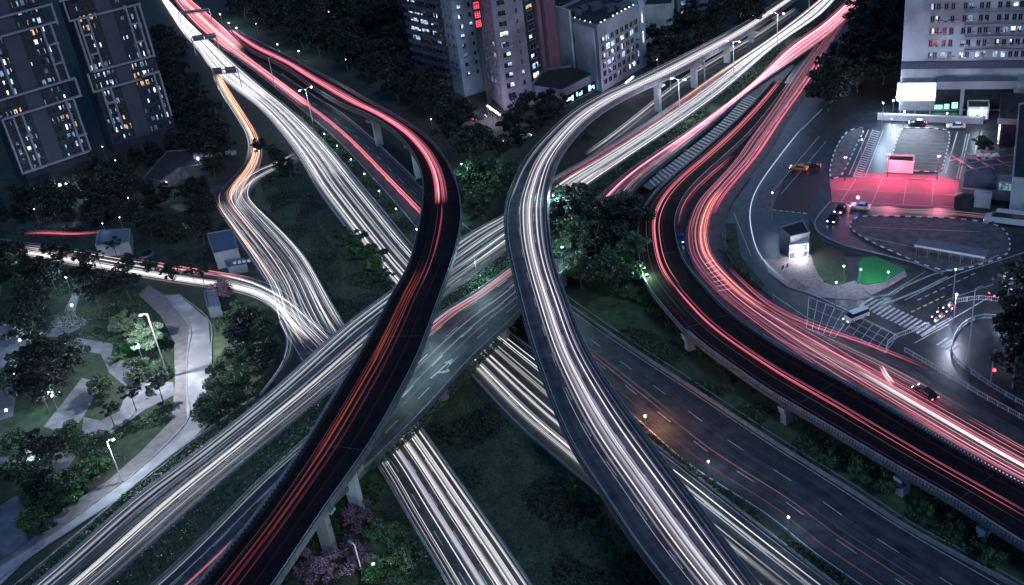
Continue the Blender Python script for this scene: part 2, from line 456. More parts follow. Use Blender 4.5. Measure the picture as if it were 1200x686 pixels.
def add_trail(mb, P, width, h, col, lo=0, hi=None, hz=0.7, flick=0.25, ends=True):
    """one continuous streak of lamp light: a flattened closed tube along P"""
    P = P[lo:hi]; n = len(P)
    if n < 3: return
    if mb.col is None: mb.col = []
    seed = random.uniform(0, 1000); i0 = len(mb.v)
    for k, p in enumerate(P):
        d = P[min(k+1, n-1)] - P[max(k-1, 0)]; d.z = 0; d.normalize(); x = Vector((-d.y, d.x, 0))
        e = 1.0
        if ends: e = min(1.0, (k+0.15)/2.5, (n-1-k+0.15)/2.5)
        g = (1 + flick*noise.noise(Vector((seed, k*0.13, 0)))*2) * max(0.0, e)
        wv = width*0.5*(1 + 0.25*noise.noise(Vector((seed, 5, k*0.1))))
        for q in (x*wv, Vector((0, 0, h/2)), -x*wv, Vector((0, 0, -h/2))):
            mb.v.append(tuple(p + q + Vector((0, 0, hz)))); mb.col.append((col[0]*g, col[1]*g, col[2]*g))
    for k in range(n-1):
        for j in range(4):
            a = i0 + 4*k; mb.f.append((a+j, a+(j+1) % 4, a+4+(j+1) % 4, a+4+j)); mb.m.append(0)

def bundle(mb, A, B, n, t0=0.0, t1=1.0, pal=WHITE, wr=(0.08, 0.5), sr=(0.05, 0.9), lanes=None, drift=0.02, partial=0.25, span=(0.0, 1.0), hz=0.75, power=2.0, jit=None, sx=None, sy=None):
    N = len(A); lo0, hi0 = int(span[0]*(N-1)), int(span[1]*(N-1))+1
    if sx or sy:
        k, (v0, v1) = (0, sx) if sx else (1, sy)
        idx = [i for i in range(N) if min(v0, v1) <= proj((A[i]+B[i])/2)[k] <= max(v0, v1)]
        lo0, hi0 = idx[0], idx[-1]+1
    for _ in range(n):
        if lanes:
            c = random.choice(lanes); t = random.gauss(c, jit if jit else (t1-t0)/len(lanes)*0.16)
        else: t = random.uniform(t0, t1)
        if not (t0-0.02 <= t <= t1+0.02): continue
        t = max(t0+0.005, min(t1-0.005, t))
        sd = random.uniform(0, 999); dr = drift*random.uniform(0.2, 1.5)
        P = [A[i].lerp(B[i], max(0.01, min(0.99, t + dr*noise.noise(Vector((sd, i*0.035, 3)))*2))) for i in range(N)]
        s = 0.27*(sr[0] + (sr[1]-sr[0])*random.random()**power)
        wd = (wr[0] + (wr[1]-wr[0])*random.random()**2.5)*(0.62 if wr[1] < 0.65 else 0.8)
        c = pick(pal); lo, hi = lo0, hi0
        if random.random() < partial:
            if random.random() < 0.5: lo = lo0 + int(random.random()*(hi0-lo0)*0.7)
            else: hi = hi0 - int(random.random()*(hi0-lo0)*0.7)
        add_trail(mb, P, wd, 0.10, [x*s for x in c], lo, hi, hz + random.uniform(-0.25, 0.25))
# ================================================================== THE GROUND
g = MB()
for ix in range(-8, 8):
    for iy in range(-2, 14):
        x, y = ix*200, iy*200
        g.quad((x, y, 0), (x+200, y, 0), (x+200, y+200, 0), (x, y+200, 0))
tag(g.build('ground', 'ground'), kind='structure')

def patch(name, px, m, z=0.03, kind='structure', uvs=False):
    b = MB(); pts = [at(x, y, z) for x, y in px]
    b.poly(pts)
    o = b.build(name, m)
    if uvs:
        me = o.data; ul = me.uv_layers.new(name='UVMap')
        for l in me.loops: v = me.vertices[l.vertex_index].co; ul.data[l.index].uv = (v.x, v.y)
    if kind: tag(o, kind=kind)
    return o
def smooth_px(px, closed=True, k=4):
    n = len(px); out = []
    for i in range(n):
        a, b, c, d = (Vector(px[(i+j) % n]) for j in (-1, 0, 1, 2))
        for q in range(k):
            t = q/k; out.append(tuple(0.5*((2*b)+(c-a)*t+(2*a-5*b+4*c-d)*t*t+(3*b-a-3*c+d)*t**3)))
    return out

patch('grass', [(300,205),(345,235),(375,262),(410,300),(462,346),(405,384),(380,344),(357,300),(327,262),(298,236)], 'darkgrass')
patch('grass', [(395,268),(430,285),(462,322),(464,344),(440,350),(425,322),(405,300)], 'grass', 0.05)
patch('grass', [(498,496),(545,440),(600,493),(655,541),(790,665),(860,760),(650,770),(620,686)], 'darkgrass')
patch('grass', [(325,686),(384,597),(434,545),(475,600),(523,690),(560,780),(240,780)], 'grass')
patch('grass', [(672,364),(740,330),(765,350),(800,395),(870,448),(960,505),(1100,590),(1180,640),(1260,730),(1182,686),(1000,580),(815,460)], 'grass')
patch('grass', [(540,262),(548,200),(600,190),(594,252),(553,274)], 'darkgrass')
patch('grass', [(244,376),(300,352),(330,400),(300,476),(250,512),(247,448)], 'darkgrass')
patch('grass', [(247,380),(275,385),(280,440),(250,450)], 'drygrass', 0.05)
patch('grass', [(0,300),(100,322),(170,336),(204,401),(205,448),(201,493),(161,533),(67,600),(32,637),(0,657)], 'parkgrass', 0.02)
patch('grass', [(98,382),(140,378),(180,392),(186,410),(150,408),(104,398),(76,395)], 'parkgrass', 0.04)
patch('grass', [(163,484),(201,461),(201,493),(161,533),(100,575),(90,560),(125,520)], 'parkgrass', 0.04)
patch('grass', [(30,600),(60,565),(110,560),(150,535),(120,560),(67,600),(33,634)], 'parkgrass', 0.05)

patch('path', smooth_px([(640,560),(646,600),(662,640),(690,665),(730,680),(770,700),(774,704),(728,686),(685,672),(655,645),(640,605),(635,562)], k=3), 'ground', 0.07)
patch('path', smooth_px([(352,218),(366,232),(372,262),(395,300),(400,340),(392,372),(380,350),(378,310),(358,275),(350,240)], k=3), 'ground', 0.06)
patch('grass', [(600,520),(640,545),(700,600),(760,672),(700,640),(660,600),(620,560)], 'darkgrass', 0.055)
# park paths
PATHS = [
 ([(48,395),(49,374),(74,367),(85,345),(85,332),(96,332),(92,350),(87,368),(105,377),(98,382),(74,395)], 'parkpaving'),
 ([(78,408),(81,394),(133,403),(130,417),(165,430),(172,446),(203,448),(204,463),(170,480),(131,507),(105,515),(96,504),(98,489),(118,493),(140,482),(150,455),(128,437),(118,415)], 'parkpaving'),
 ([(105,445),(114,454),(106,474),(96,491),(81,511),(51,500),(72,474),(96,443)], 'parkpaving'),
 ([(74,518),(89,535),(77,552),(53,568),(46,561)], 'parkpaving'),
 ([(0,593),(20,580),(28,592),(33,637),(0,656)], 'parkpaving'),
 ([(-40,368),(0,372),(31,380),(29,420),(20,455),(15,488),(-40,505)], 'parkpaving'),
 ([(-10,538),(10,535),(12,556),(-10,566)], 'parkpaving'),
]
for i, (px, m) in enumerate(PATHS):
    patch('path', px, m, 0.06 + 0.01*i)
patch('path', [(-60,694),(0,657),(32,637),(67,600),(127,563),(161,533),(201,493),(205,448),(204,401),(188,370),(162,345),(175,334),(193,346),(222,382),(219,415),(218,456),(219,493),(168,546),(124,580),(60,627),(0,664),(-60,700)], 'brick', 0.14)
patch('path', [(193,346),(209,345),(244,375),(247,410),(247,448),(250,476),(246,493),(215,526),(144,580),(100,610),(33,654),(0,686),(-60,724),(-60,700),(0,664),(60,627),(124,580),(168,546),(219,493),(218,456),(219,415),(222,382)], 'paving', 0.15)
# kerb between the two strips
k = MB(); ln = spline([at(x, y, 0.15) for x, y in [(193,346),(222,382),(219,415),(218,456),(219,493),(168,546),(124,580),(60,627),(0,664),(-60,700)]])
wall(k, ln, [p + Vector((0.25, 0.1, 0)) for p in ln], 0, 0.14)
ln = spline([at(x, y, 0.15) for x, y in [(209,345),(244,375),(247,410),(247,448),(250,476),(246,493),(215,526),(144,580),(100,610),(33,654),(-60,724)]])
wall(k, ln, [p + Vector((0.3, -0.1, 0)) for p in ln], 0, 0.18)
tag(k.build('kerb', 'concrete'), kind='structure')
# slab joints and street level apron on the right
patch('road', [(985,40),(1010,90),(1046,100),(1060,125),(1230,135),(1330,300),(1330,760),(1260,605),(1200,573),(1148,546),(1088,511),(1000,456),(900,399),(851,365),(818,325),(800,300),(796,262),(814,226),(853,186),(881,156),(906,118),(930,80)], 'asphalt_wet', 0.03, uvs=True)

# ================================================================== GROUND LEVEL ROADS
def road(name, L, R, m='asphalt', dz=0.06, lanes=None, paint=True, edge=True):
    A, B = strip(L, R)
    b = MB(); ribbon(b, A, B, dz); o = tag(b.build(name, m), kind='structure')
    if lanes:
        p = MB()
        for t in lanes: dashes(p, offset(A, B, t), 0.16, 4, 7, dz+0.012)
        if edge:
            dashes(p, inset(A, B, 0.5), 0.15, 400, 0, dz+0.012); dashes(p, inset(B, A, 0.5), 0.15, 400, 0, dz+0.012)
        tag(p.build('lane_marking', 'paint'), kind='structure')
    return A, B

# white carriageway running from the far top left to the bottom right
B_L = [(181,-14,0),(189,0,0),(198,15,0),(213,38,0),(232,61,0),(247,82,0),(275,106,0),(301,126,0),(325,152,0),(351,188,0),(375,228,0),(420,288,0),(464,344,0),(543,431,0),(600,493,0),(655,541,0),(711,590,0),(790,660,0),(850,712,0)]
B_R = [(190,-14,0),(197,0,0),(210,14,0),(225,29,0),(247,49,0),(271,71,0),(306,102,0),(341,130,0),(381,168,0),(432,228,0),(484,291,0),(540,345,0),(600,393,0),(680,452,0),(761,517,0),(830,571,0),(900,626,0),(980,688,0),(1060,748,0)]
BA, BB = road('road', B_L, B_R, 'asphalt_old', 0.06, (0.2, 0.4, 0.6, 0.8))
# red carriageway beside it, beyond the hedge
D_L = [(196,-14,0),(203,0,0),(224,27,0),(245,46,0),(266,62,0),(294,82,0),(322,104,0),(346,124,0),(376,149,0),(401,172,0),(440,214,0),(470,248,0),(500,283,0),(548,328,0),(604,372,0),(670,425,0),(720,470,0),(768,514,0),(801,543,0),(835,566,0),(900,607,0),(944,644,0),(1004,686,0),(1080,740,0)]
D_R = [(216,-14,0),(224,0,0),(241,14,0),(258,28,0),(275,44,0),(300,66,0),(330,88,0),(367,113,0),(400,134,0),(432,160,0),(458,184,0),(487,212,0),(548,265,0),(610,316,0),(672,364,0),(740,411,0),(815,460,0),(900,517,0),(1000,580,0),(1067,624,0),(1182,686,0),(1260,735,0)]
DA, DB = road('road', D_L, D_R, 'asphalt', 0.07, (0.34, 0.66))
# ramp with swirling white trails on the left, passing under the bridge to the lower centre
B1_L = [(243,70,0),(250,92,0),(262,116,0),(276,138,0),(288,160,0),(290,182,0),(277,203,0),(258,222,0),(252,240,0),(268,267,0),(288,297,0),(306,324,0),(318,345,0),(332,388,0),(370,450,0),(439,542,0),(480,612,0),(523,686,0),(570,768,0)]
B1_R = [(255,70,0),(262,92,0),(274,112,0),(292,140,0),(307,166,0),(308,190,0),(298,212,0),(290,230,0),(304,248,0),(329,272,0),(357,303,0),(380,343,0),(404,384,0),(445,440,0),(488,496,0),(540,570,0),(600,656,0),(620,686,0),(670,760,0)]
CA, CB = road('road', B1_L, B1_R, 'asphalt', 0.08, (0.25, 0.5, 0.75))
# street crossing the left park
G_L = [(-60,276,0),(0,280,0),(33,284,0),(100,293,0),(154,302,0),(208,312,0),(260,320,0),(300,327,0),(335,342,0),(372,378,0),(400,395,0)]
G_R = [(-60,294,0),(0,298,0),(33,303,0),(110,317,0),(168,327,0),(218,335,0),(266,342,0),(300,350,0),(325,368,0),(345,398,0),(372,420,0)]
GA, GB = road('road', G_L, G_R, 'asphalt_old', 0.10, (0.5,))
# curving slip lane that leaves the junction towards the park edge
SA, SB = road('road', [(326,374,0),(334,400,0),(326,430,0),(302,462,0)], [(345,390,0),(346,415,0),(334,440,0),(310,470,0)], 'asphalt', 0.09)
# back lane leading left from the ramp junction, and the small loop road right of it
road('road', [(258,215,0),(232,233,0),(200,242,0),(120,258,0),(20,262,0)], [(262,232,0),(236,243,0),(205,252,0),(120,268,0),(20,274,0)], 'asphalt', 0.10)
LA, LB = road('road', [(265,240,0),(275,222,0),(295,205,0),(325,192,0),(345,180,0)], [(284,250,0),(288,232,0),(303,215,0),(328,201,0),(352,190,0)], 'asphalt_old', 0.12)
# slip road between the right flyover and the main corridor
KA, KB = road('road', [(684,180,0),(712,160,0),(748,132,0),(790,98,0),(840,66,0),(885,40,0),(930,10,0)], [(694,190,0),(722,170,0),(756,143,0),(800,108,0),(850,76,0),(895,49,0),(940,16,0)], 'asphalt', 0.09)
# street level roads on the right
F_L = [(985,20,0),(958,52,0),(930,92,0),(905,130,0),(881,162,0),(861,190,0),(841,212,0),(817,238,0),(805,266,0),(804,290,0),(812,312,0),(840,345,0),(880,378,0),(930,414,0),(1000,458,0),(1090,512,0),(1150,547,0),(1205,577,0),(1270,610,0)]
F_R = [(1003,24,0),(982,58,0),(956,98,0),(925,140,0),(902,178,0),(878,208,0),(858,234,0),(848,257,0),(846,280,0),(853,302,0),(872,322,0),(905,350,0),(960,376,0),(1030,412,0),(1085,442,0),(1150,478,0),(1210,512,0),(1270,545,0)]
FA, FB = road('road', F_L, F_R, 'asphalt_old', 0.08, (0.5,), edge=False)
# narrow ramp that dips between the ring viaduct and that road
EA, EB = road('road', [(880,150,0),(853,182,0),(822,208,0),(802,228,0),(792,250,0),(790,285,0)], [(889,160,0),(863,190,0),(836,216,0),(814,238,0),(802,258,0),(799,290,0)], 'asphalt_old', 0.12)

# ================================================================== RAISED ROADS
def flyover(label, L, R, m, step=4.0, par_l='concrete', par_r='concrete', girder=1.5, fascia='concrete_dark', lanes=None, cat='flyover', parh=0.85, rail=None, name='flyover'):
    A, B = strip(L, R, step)
    root = empty(name, (A[0].x, A[0].y, 0), label, cat); off = Vector((-A[0].x, -A[0].y, 0))
    A0 = [p + off for p in A]; B0 = [p + off for p in B]
    b = MB(); ribbon(b, A0, B0, 0); b.build('road_deck', m, root)
    # girder: side faces and a narrower soffit
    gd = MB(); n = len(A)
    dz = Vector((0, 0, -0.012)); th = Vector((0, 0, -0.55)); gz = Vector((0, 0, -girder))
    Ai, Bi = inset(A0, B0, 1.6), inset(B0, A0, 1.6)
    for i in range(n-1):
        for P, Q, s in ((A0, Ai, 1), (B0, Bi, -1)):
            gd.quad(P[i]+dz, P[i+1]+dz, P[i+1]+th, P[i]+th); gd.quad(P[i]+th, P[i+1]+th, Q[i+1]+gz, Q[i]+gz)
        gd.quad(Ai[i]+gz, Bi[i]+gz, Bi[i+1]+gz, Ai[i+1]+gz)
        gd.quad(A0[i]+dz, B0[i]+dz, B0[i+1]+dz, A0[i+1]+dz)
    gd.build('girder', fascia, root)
    for P, Q, mm in ((A0, B0, par_l), (B0, A0, par_r)):
        p = MB(); q = inset(P, Q, 0.32); o = inset(P, Q, -0.06)
        wall(p, o, q, -0.25, parh); p.build('parapet', mm, root)
    # steel handrail standing on each parapet
    for P, Q in ((A0, B0), (B0, A0)):
        h = MB(); q = inset(P, Q, 0.13)
        for i in range(n-1): h.bar(q[i] + Vector((0,0,parh+0.28)), q[i+1] + Vector((0,0,parh+0.28)), 0.09)
        for i in range(0, n): h.bar(q[i] + Vector((0,0,parh)), q[i] + Vector((0,0,parh+0.28)), 0.08)
        h.build('handrail', 'metal', root)
    jm = MB(); acc = 0.0
    for i in range(1, n-1):
        acc += (A0[i]-A0[i-1]).length
        if acc > 32:
            acc = 0; d = (A0[i+1]-A0[i]).normalized()*0.22; u = Vector((0,0,0.012)); a_, b_ = A0[i].lerp(B0[i], 0.05), A0[i].lerp(B0[i], 0.95)
            jm = MB(); jm.quad(a_+u, b_+u, b_+d+u, a_+d+u); jm.build('expansion_joint', 'parapet_dark', root)
    if lanes:
        p = MB()
        for t in lanes: dashes(p, offset(A0, B0, t), 0.15, 4, 7, 0.015)
        dashes(p, inset(A0, B0, 0.8), 0.13, 900, 0, 0.015); dashes(p, inset(B0, A0, 0.8), 0.13, 900, 0, 0.015)
        p.build('lane_marking', 'paint', root)
    return A, B, root, off

def pier(root, off, c, H, ang, wide=2.0, cap=6.0, mat_='concrete'):
    p = MB(); x, y = c.x + off.x, c.y + off.y
    zt = H - 1.52
    p.box((x, y, (zt-1.3)/2), (wide, 1.3, zt-1.3), ang)
    p.box((x, y, zt-0.95), (wide*1.5, 1.4, 0.7), ang); p.box((x, y, zt-0.3), (cap, 1.5, 0.6), ang)
    p.build('pier', mat_, root)

def at_frac(A, B, s, t=0.5):
    i = int(s*(len(A)-1)); c = A[i].lerp(B[i], t); d = B[i]-A[i]
    return c, math.atan2(d.y, d.x)

# main corridor: two carriageways with a planted strip between
def hA(x):
    P = [(-80,3.5),(0,4),(150,5.5),(300,6.5),(640,6.5),(720,4),(800,1.6),(880,0.5),(1020,0.35)]
    for (a, b), (c, d) in zip(P, P[1:]):
        if x <= c: return b + (d-b)*max(0, (x-a)/(c-a))
    return P[-1][1]
def H(l): return [(x, y, hA(x)) for x, y in l]
A1_L = H([(-40,748),(44,686),(151,592),(230,533),(317,463),(400,388),(458,344),(545,280),(592,253),(648,212),(686,190),(731,163),(765,141),(800,117),(850,82),(901,48),(950,10),(985,-20)])
A1_R = H([(55,746),(130,686),(181,640),(265,564),(300,536),(337,504),(397,456),(455,408),(518,356),(545,334),(595,299),(640,262),(680,228),(721,199),(781,158),(840,116),(880,82),(911,55),(961,21),(979,2),(1003,-20)])
A2_L = H([(100,752),(181,686),(240,630),(300,569),(367,508),(430,446),(508,375),(551,348),(598,314),(640,280),(690,243),(740,200),(820,146),(881,100),(921,58),(961,30),(990,4),(1012,-18)])
A2_R = H([(200,768),(294,686),(340,640),(414,567),(434,546),(488,493),(518,463),(541,433),(600,377),(650,330),(700,282),(732,240),(749,216),(789,184),(838,143),(884,104),(928,74),(970,44),(1003,14),(1030,-10)])
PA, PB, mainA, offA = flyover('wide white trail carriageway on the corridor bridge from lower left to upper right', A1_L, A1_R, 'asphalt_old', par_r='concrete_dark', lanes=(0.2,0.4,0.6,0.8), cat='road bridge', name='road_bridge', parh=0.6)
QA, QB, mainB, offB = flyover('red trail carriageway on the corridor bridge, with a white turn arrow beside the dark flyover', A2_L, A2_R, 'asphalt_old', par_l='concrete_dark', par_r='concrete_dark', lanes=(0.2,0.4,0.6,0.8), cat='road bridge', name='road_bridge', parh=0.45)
for s in (0.03, 0.09, 0.15, 0.21, 0.27, 0.33, 0.385, 0.5, 0.55):
    for (A, B, r, of) in ((PA, PB, mainA, offA), (QA, QB, mainB, offB)):
        for t in (0.25, 0.75):
            c, an = at_frac(A, B, s, t); pier(r, of, c, c.z, an, 1.8, 5.0)
# embankment filling under the road where it comes down to street level, far right and far left
em = MB(); n1 = len(PA)
for A, B in ((PA, PB), (QA, QB)):
    i0 = int(len(A)*0.62)
    wall(em, A[i0:], B[i0:], -12, -0.6)
o = em.build('embankment', 'concrete_dark'); tag(o, kind='structure')
# soil bed of the planted median, carried between both decks
md = MB(); n = min(len(PB), len(QA)); PBr, QAr = resample(PB, n), resample(QA, n)
MEDL, MEDR = PBr, QAr
ribbon(md, inset(PBr, QAr, 0.08), inset(QAr, PBr, 0.08), 0.25)
tag(md.build('median_soil', 'darkgrass'), kind='structure')

# straight-ahead and turn arrows on the wide deck
ar = MB(); c = at(519, 431, 6.52); d = (at(545, 408, 6.52) - c).normalized(); nn = Vector((-d.y, d.x, 0))
def rel(a, b): return c + d*a + nn*b
ar.quad(rel(-4, -0.2), rel(1.5, -0.2), rel(1.5, 0.2), rel(-4, 0.2)); ar.poly([rel(1.5,-0.8), rel(3.6,0), rel(1.5,0.8)])
ar.quad(rel(-2.2, -0.2), rel(-1.4, -0.2), rel(-0.6, -1.1), rel(-1.4, -1.1)); ar.poly([rel(-1.8,-1.1), rel(0.2,-1.1), rel(-0.5,-2.2)])
tag(ar.build('arrow_marking', 'paint'), kind='structure')

# gore with slanted bars between the red carriageway and the ring ramp
gl = [(753,218,hA(749)),(793,186,hA(789)),(842,146,hA(838)),(881,105,.5),(919,68,.4)]
gr = [(762,223,hA(762)),(803,196,hA(800)),(855,156,0.8),(896,118,.4),(931,78,.38)]
ga, gb = strip(gl, gr, 1.6)
b = MB(); ribbon(b, ga, gb, -0.03); tag(b.build('gore', 'asphalt_old'), kind='structure')
b = MB(); Lq = [p for p in QA]; 
ga2, gb2 = strip(gl[:-1], gr[:-1], 1.9)
for i in range(2, len(ga2)-3, 1):
    a, c2 = ga2[i], gb2[max(0, i-1)]; d = (ga2[i+1]-ga2[i]).normalized()*0.75; u = Vector((0,0,0.06))
    L = (c2-a); 
    b.quad(a+u, a+L*0.92+u, a+L*0.92+d+u, a+d+u)
tag(b.build('gore_marking', 'paint'), kind='structure')

# left flyover: red trails, rising from the corridor and sweeping over everything to the lower centre
L_L = [(268,38,0.3),(285,54,1.2),(300,64,2.5),(333,80,4.5),(367,104,7),(400,124,9),(434,139,11),(463,158,12),(483,181,12.5),(493,202,13),(496,222,13),(494,250,13),(488,280,13),(478,316,13),(457,354,13),(434,398,13),(400,456,13),(350,538,12.5),(300,610,12),(238,686,12),(190,745,12)]
L_R = [(276,36,0.3),(290,44,1.2),(310,54,2.5),(342,70,4.5),(367,84,7),(400,101,9),(434,121,11),(468,140,12),(501,163,12.5),(521,186,13),(535,214,13),(541,245,13),(540,272,13),(531,308,13),(513,360,13),(491,420,13),(471,460,13),(434,526,12.5),(384,597,12),(325,686,12),(283,745,12)]
UA, UB, flyL, offL = flyover('dark curving flyover carrying red trails from the upper left to the bottom', L_L, L_R, 'asphalt_dark', 2.5, 'parapet_dark', 'concrete_dark', lanes=None, fascia='concrete_dark')
for px, py in ((392,655),(404,600),(436,172),(466,214)):
    b0 = at(px, py, 0); i = min(range(len(UA)), key=lambda i: (UA[i].lerp(UB[i], 0.6).xy - b0.xy).length)
    d = UB[i]-UA[i]; c = UA[i].lerp(UB[i], 0.72 if py > 300 else 0.5); pier(flyL, offL, c, UA[i].z, math.atan2(d.y, d.x), 2.2, 5.5, 'palewall')
# right flyover: white trails
R_L = [(935,-12,1.5),(900,12,3.5),(868,32,6),(835,50,8),(788,74,10),(734,101,11.5),(701,116,12),(667,137,12.5),(634,168,13),(613,194,13),(600,220,13),(592,245,13),(592,280,13),(600,320,13),(618,392,13),(640,458,13),(667,521,13),(711,590,13),(744,640,13),(779,686,13),(830,748,13)]
R_R = [(940,-5,1.5),(906,19,3.5),(874,41,6),(842,60,8),(795,86,10),(745,109,11.5),(716,125,12),(690,144,12.5),(668,168,13),(653,193,13),(645,225,13),(643,255,13),(649,305,13),(667,357,13),(687,408,13),(719,460,13),(768,528,13),(818,594,13),(852,640,13),(887,686,13),(935,748,13)]
VA, VB, flyR, offR = flyover('pale curving flyover carrying white trails from the upper right to the bottom', R_L, R_R, 'asphalt_mid', 2.5, 'parapet_dark', 'concrete_dark', lanes=(0.33,0.66), fascia='concrete')
for s in (0.10, 0.17, 0.235, 0.30, 0.36, 0.62, 0.9):
    c, an = at_frac(VA, VB, s, 0.62); pier(flyR, offR, c, c.z, an, 1.9, 5.2, 'palewall')
# ring viaduct on the right with baluster parapets
E_L = [(905,96,0.45),(880,124,0.6),(850,153,1.2),(820,180,2.2),(790,205,3.4),(766,228,4.6),(752,250,5.3),(747,276,5.5),(754,327,5.5),(788,374,5.5),(818,404,5.5),(861,436,5.5),(900,463,5.5),(967,503,5.5),(1051,553,5.5),(1115,590,5.5),(1175,628,5.5),(1260,682,5.5)]
E_R = [(925,98,0.45),(904,126,0.6),(879,156,1.2),(852,182,2.2),(826,205,3.4),(806,226,4.6),(794,248,5.3),(791,270,5.5),(800,303,5.5),(820,330,5.5),(853,366,5.5),(902,402,5.5),(950,430,5.5),(1002,458,5.5),(1088,509,5.5),(1148,544,5.5),(1200,571,5.5),(1290,618,5.5)]
WA, WB, flyE, offE = flyover('black ring viaduct with baluster parapets curving from the corridor down to the right edge', E_L, E_R, 'asphalt_dark', 2.5, 'concrete_dark', 'parapet_dark', lanes=None, fascia='concrete_dark', parh=0.35)
for px, py in ((815,410),(927,497),(1055,575),(1150,640)):
    b0 = at(px, py, 0); i = min(range(len(WA)), key=lambda i: (WA[i].xy - b0.xy).length)
    d = WB[i]-WA[i]; c = WA[i].lerp(WB[i], 0.16); pier(flyE, offE, c, WA[i].z, math.atan2(d.y, d.x), 1.8, 3.0, 'palewall')
    c = WA[i].lerp(WB[i], 0.75); pier(flyE, offE, c, WA[i].z, math.atan2(d.y, d.x), 1.8, 3.0, 'palewall')
def balusters(A, B, off, root, s0, s1, z0=0.3, h=0.75, pitch=0.62, m='concrete'):
    n = len(A); P = [p + off for p in inset(A, B, 0.13)][int(s0*n):int(s1*n)]
    L = sum((b-a).length for a, b in zip(P, P[1:])); Q = resample(P, int(L/pitch)); b = MB()
    for q0, q1 in zip(Q, Q[1:]):
        d = (q1-q0); an = math.atan2(d.y, d.x)
        b.box((q0.x, q0.y, q0.z+z0+h/2), (0.26, 0.22, h), an)
        b.bar(q0 + Vector((0,0,z0+h+0.07)), q1 + Vector((0,0,z0+h+0.07)), 0.3, 0.14)
    return b.build('balustrade', m, root)
balusters(WA, WB, offE, flyE, 0.66, 1.0); balusters(WB, WA, offE, flyE, 0.70, 1.0)
balusters(UA, UB, offL, flyL, 0.80, 1.0, 0.8, 0.5, 0.9)

# ---- barriers beside the ground roads
def barrier(label, line, h=0.8, wd=0.3, m='concrete', rail=False, cat='barrier', name='barrier'):
    ln = spline([at(*p) for p in line]); o0 = ln[0].copy(); root = empty(name, (o0.x, o0.y, 0), label, cat)
    ln = [p - Vector((o0.x, o0.y, 0)) for p in ln]
    L = sum((b-a).length for a, b in zip(ln, ln[1:])); ln = resample(ln, max(3, int(L/3)))
    nn = []
    for i in range(len(ln)):
        d = ln[min(i+1, len(ln)-1)] - ln[max(0, i-1)]; nn.append(Vector((-d.y, d.x, 0)).normalized()*wd)
    b = MB(); wall(b, ln, [p+q for p, q in zip(ln, nn)], 0, h); b.build('wall', m, root)
    if rail:
        b = MB()
        for i in range(len(ln)-1):
            b.bar(ln[i]+nn[i]*0.5+Vector((0,0,h+0.3)), ln[i+1]+nn[i+1]*0.5+Vector((0,0,h+0.3)), 0.08)
            b.bar(ln[i]+nn[i]*0.5+Vector((0,0,h)), ln[i]+nn[i]*0.5+Vector((0,0,h+0.3)), 0.07)
        b.build('rail', 'metal', root)
    return root
def off_px(l, dx, dy): return [(x+dx, y+dy, z) for x, y, z in l]
barrier('long pale barrier along the far side of the upper red trail road', [p for p in D_R[6:12]], 0.7)
barrier('long pale barrier along the outer side of the lower red trail road', D_R[13:], 0.8)
barrier('thin pale kerb wall on the verge just outside the long lower right barrier', off_px(D_R[13:], 4, -7), 0.35, 0.25, name='kerb_wall')
barrier('low pale barrier between the bright white road and the hedge, lower part', off_px(B_R[11:], 0, 0), 0.5, 0.3)
barrier('low pale barrier between the bright white road and the hedge, upper part', B_R[4:11], 0.5, 0.3)
barrier('low pale barrier on the grass side of the bright white road below the bridge', [(543,431,0),(600,493,0),(655,541,0),(711,590,0)], 0.5, 0.3)
barrier('kerb wall on the grass side of the bright white road above the bridge', B_L[9:13], 0.4, 0.3, name='kerb_wall')
barrier('pale kerb wall on the right side of the swirling white ramp above the bridge', B1_R[8:13], 0.5, 0.3, name='kerb_wall')
barrier('pale barrier on the right of the white trail road at the bottom centre', B1_R[14:], 0.7, 0.3)
barrier('pale barrier on the left of the white trail road at the bottom centre', B1_L[15:], 0.5, 0.3)
barrier('thin curved kerb wall round the dark trees where the slip lane bends', [(327,378,0),(336,402,0),(328,432,0),(304,464,0)], 0.5, 0.4, name='kerb_wall')
barrier('kerb wall on the inner bend of the street beside the ring viaduct', F_L[3:11], 0.4, 0.3, 'concrete_dark', name='kerb_wall')
barrier('kerb wall on the planted outer bend of the street beside the ring viaduct', F_R[5:12], 0.35, 0.3, 'concrete_dark', name='kerb_wall')
barrier('noise wall footing along the upper edge of the corridor next to the promenade', [(0,705,0),(100,622,0),(200,538,0),(300,468,0)], 0.6, 0.4)

# ================================================================== RIGHT HAND JUNCTION AND BUS STATION
def flat(name, px, m, z, h=0.0, **kw):
    b = MB(); b.poly([at(x, y, z) for x, y in px], h=h); return tag(b.build(name, m), kind='structure', **kw)
def ring_kerb(name, px, z=0.12, seg=1.2, label=None):
    """black and white kerb blocks round an island"""
    P = [at(x, y, 0) for x, y in px]; P.append(P[0]); L = sum((b-a).length for a, b in zip(P, P[1:])); Q = resample(P, int(L/seg)//2*2+1)
    b = MB()
    for i, (p, q) in enumerate(zip(Q, Q[1:])): b.bar(p + Vector((0,0,z)), q + Vector((0,0,z)), 0.35, 0.34, m=i % 2)
    return tag(b.build(name, ['whitemetal', 'darkmetal']), kind='structure')
flat('pavement', [(894,304),(911,303),(921,292),(945,292),(952,303),(966,331),(988,333),(1002,329),(1021,348),(1004,352),(960,348),(924,337),(901,320)], 'pinkpave', 0.15, 0.15)
flat('grass', smooth_px([(951,298),(966,330),(990,331),(992,304),(975,290)], k=3), 'grass', 0.20, 0.2)
flat('turf', [(1005,331),(1006,309),(1012,301),(1026,301),(1060,315),(1036,330),(1015,333)], 'turf', 0.22, 0.2)
flat('pavement', [(1004,332),(1015,334),(1036,331),(1060,316),(1063,323),(1040,337),(1021,346)], 'pinkpave', 0.18, 0.18)
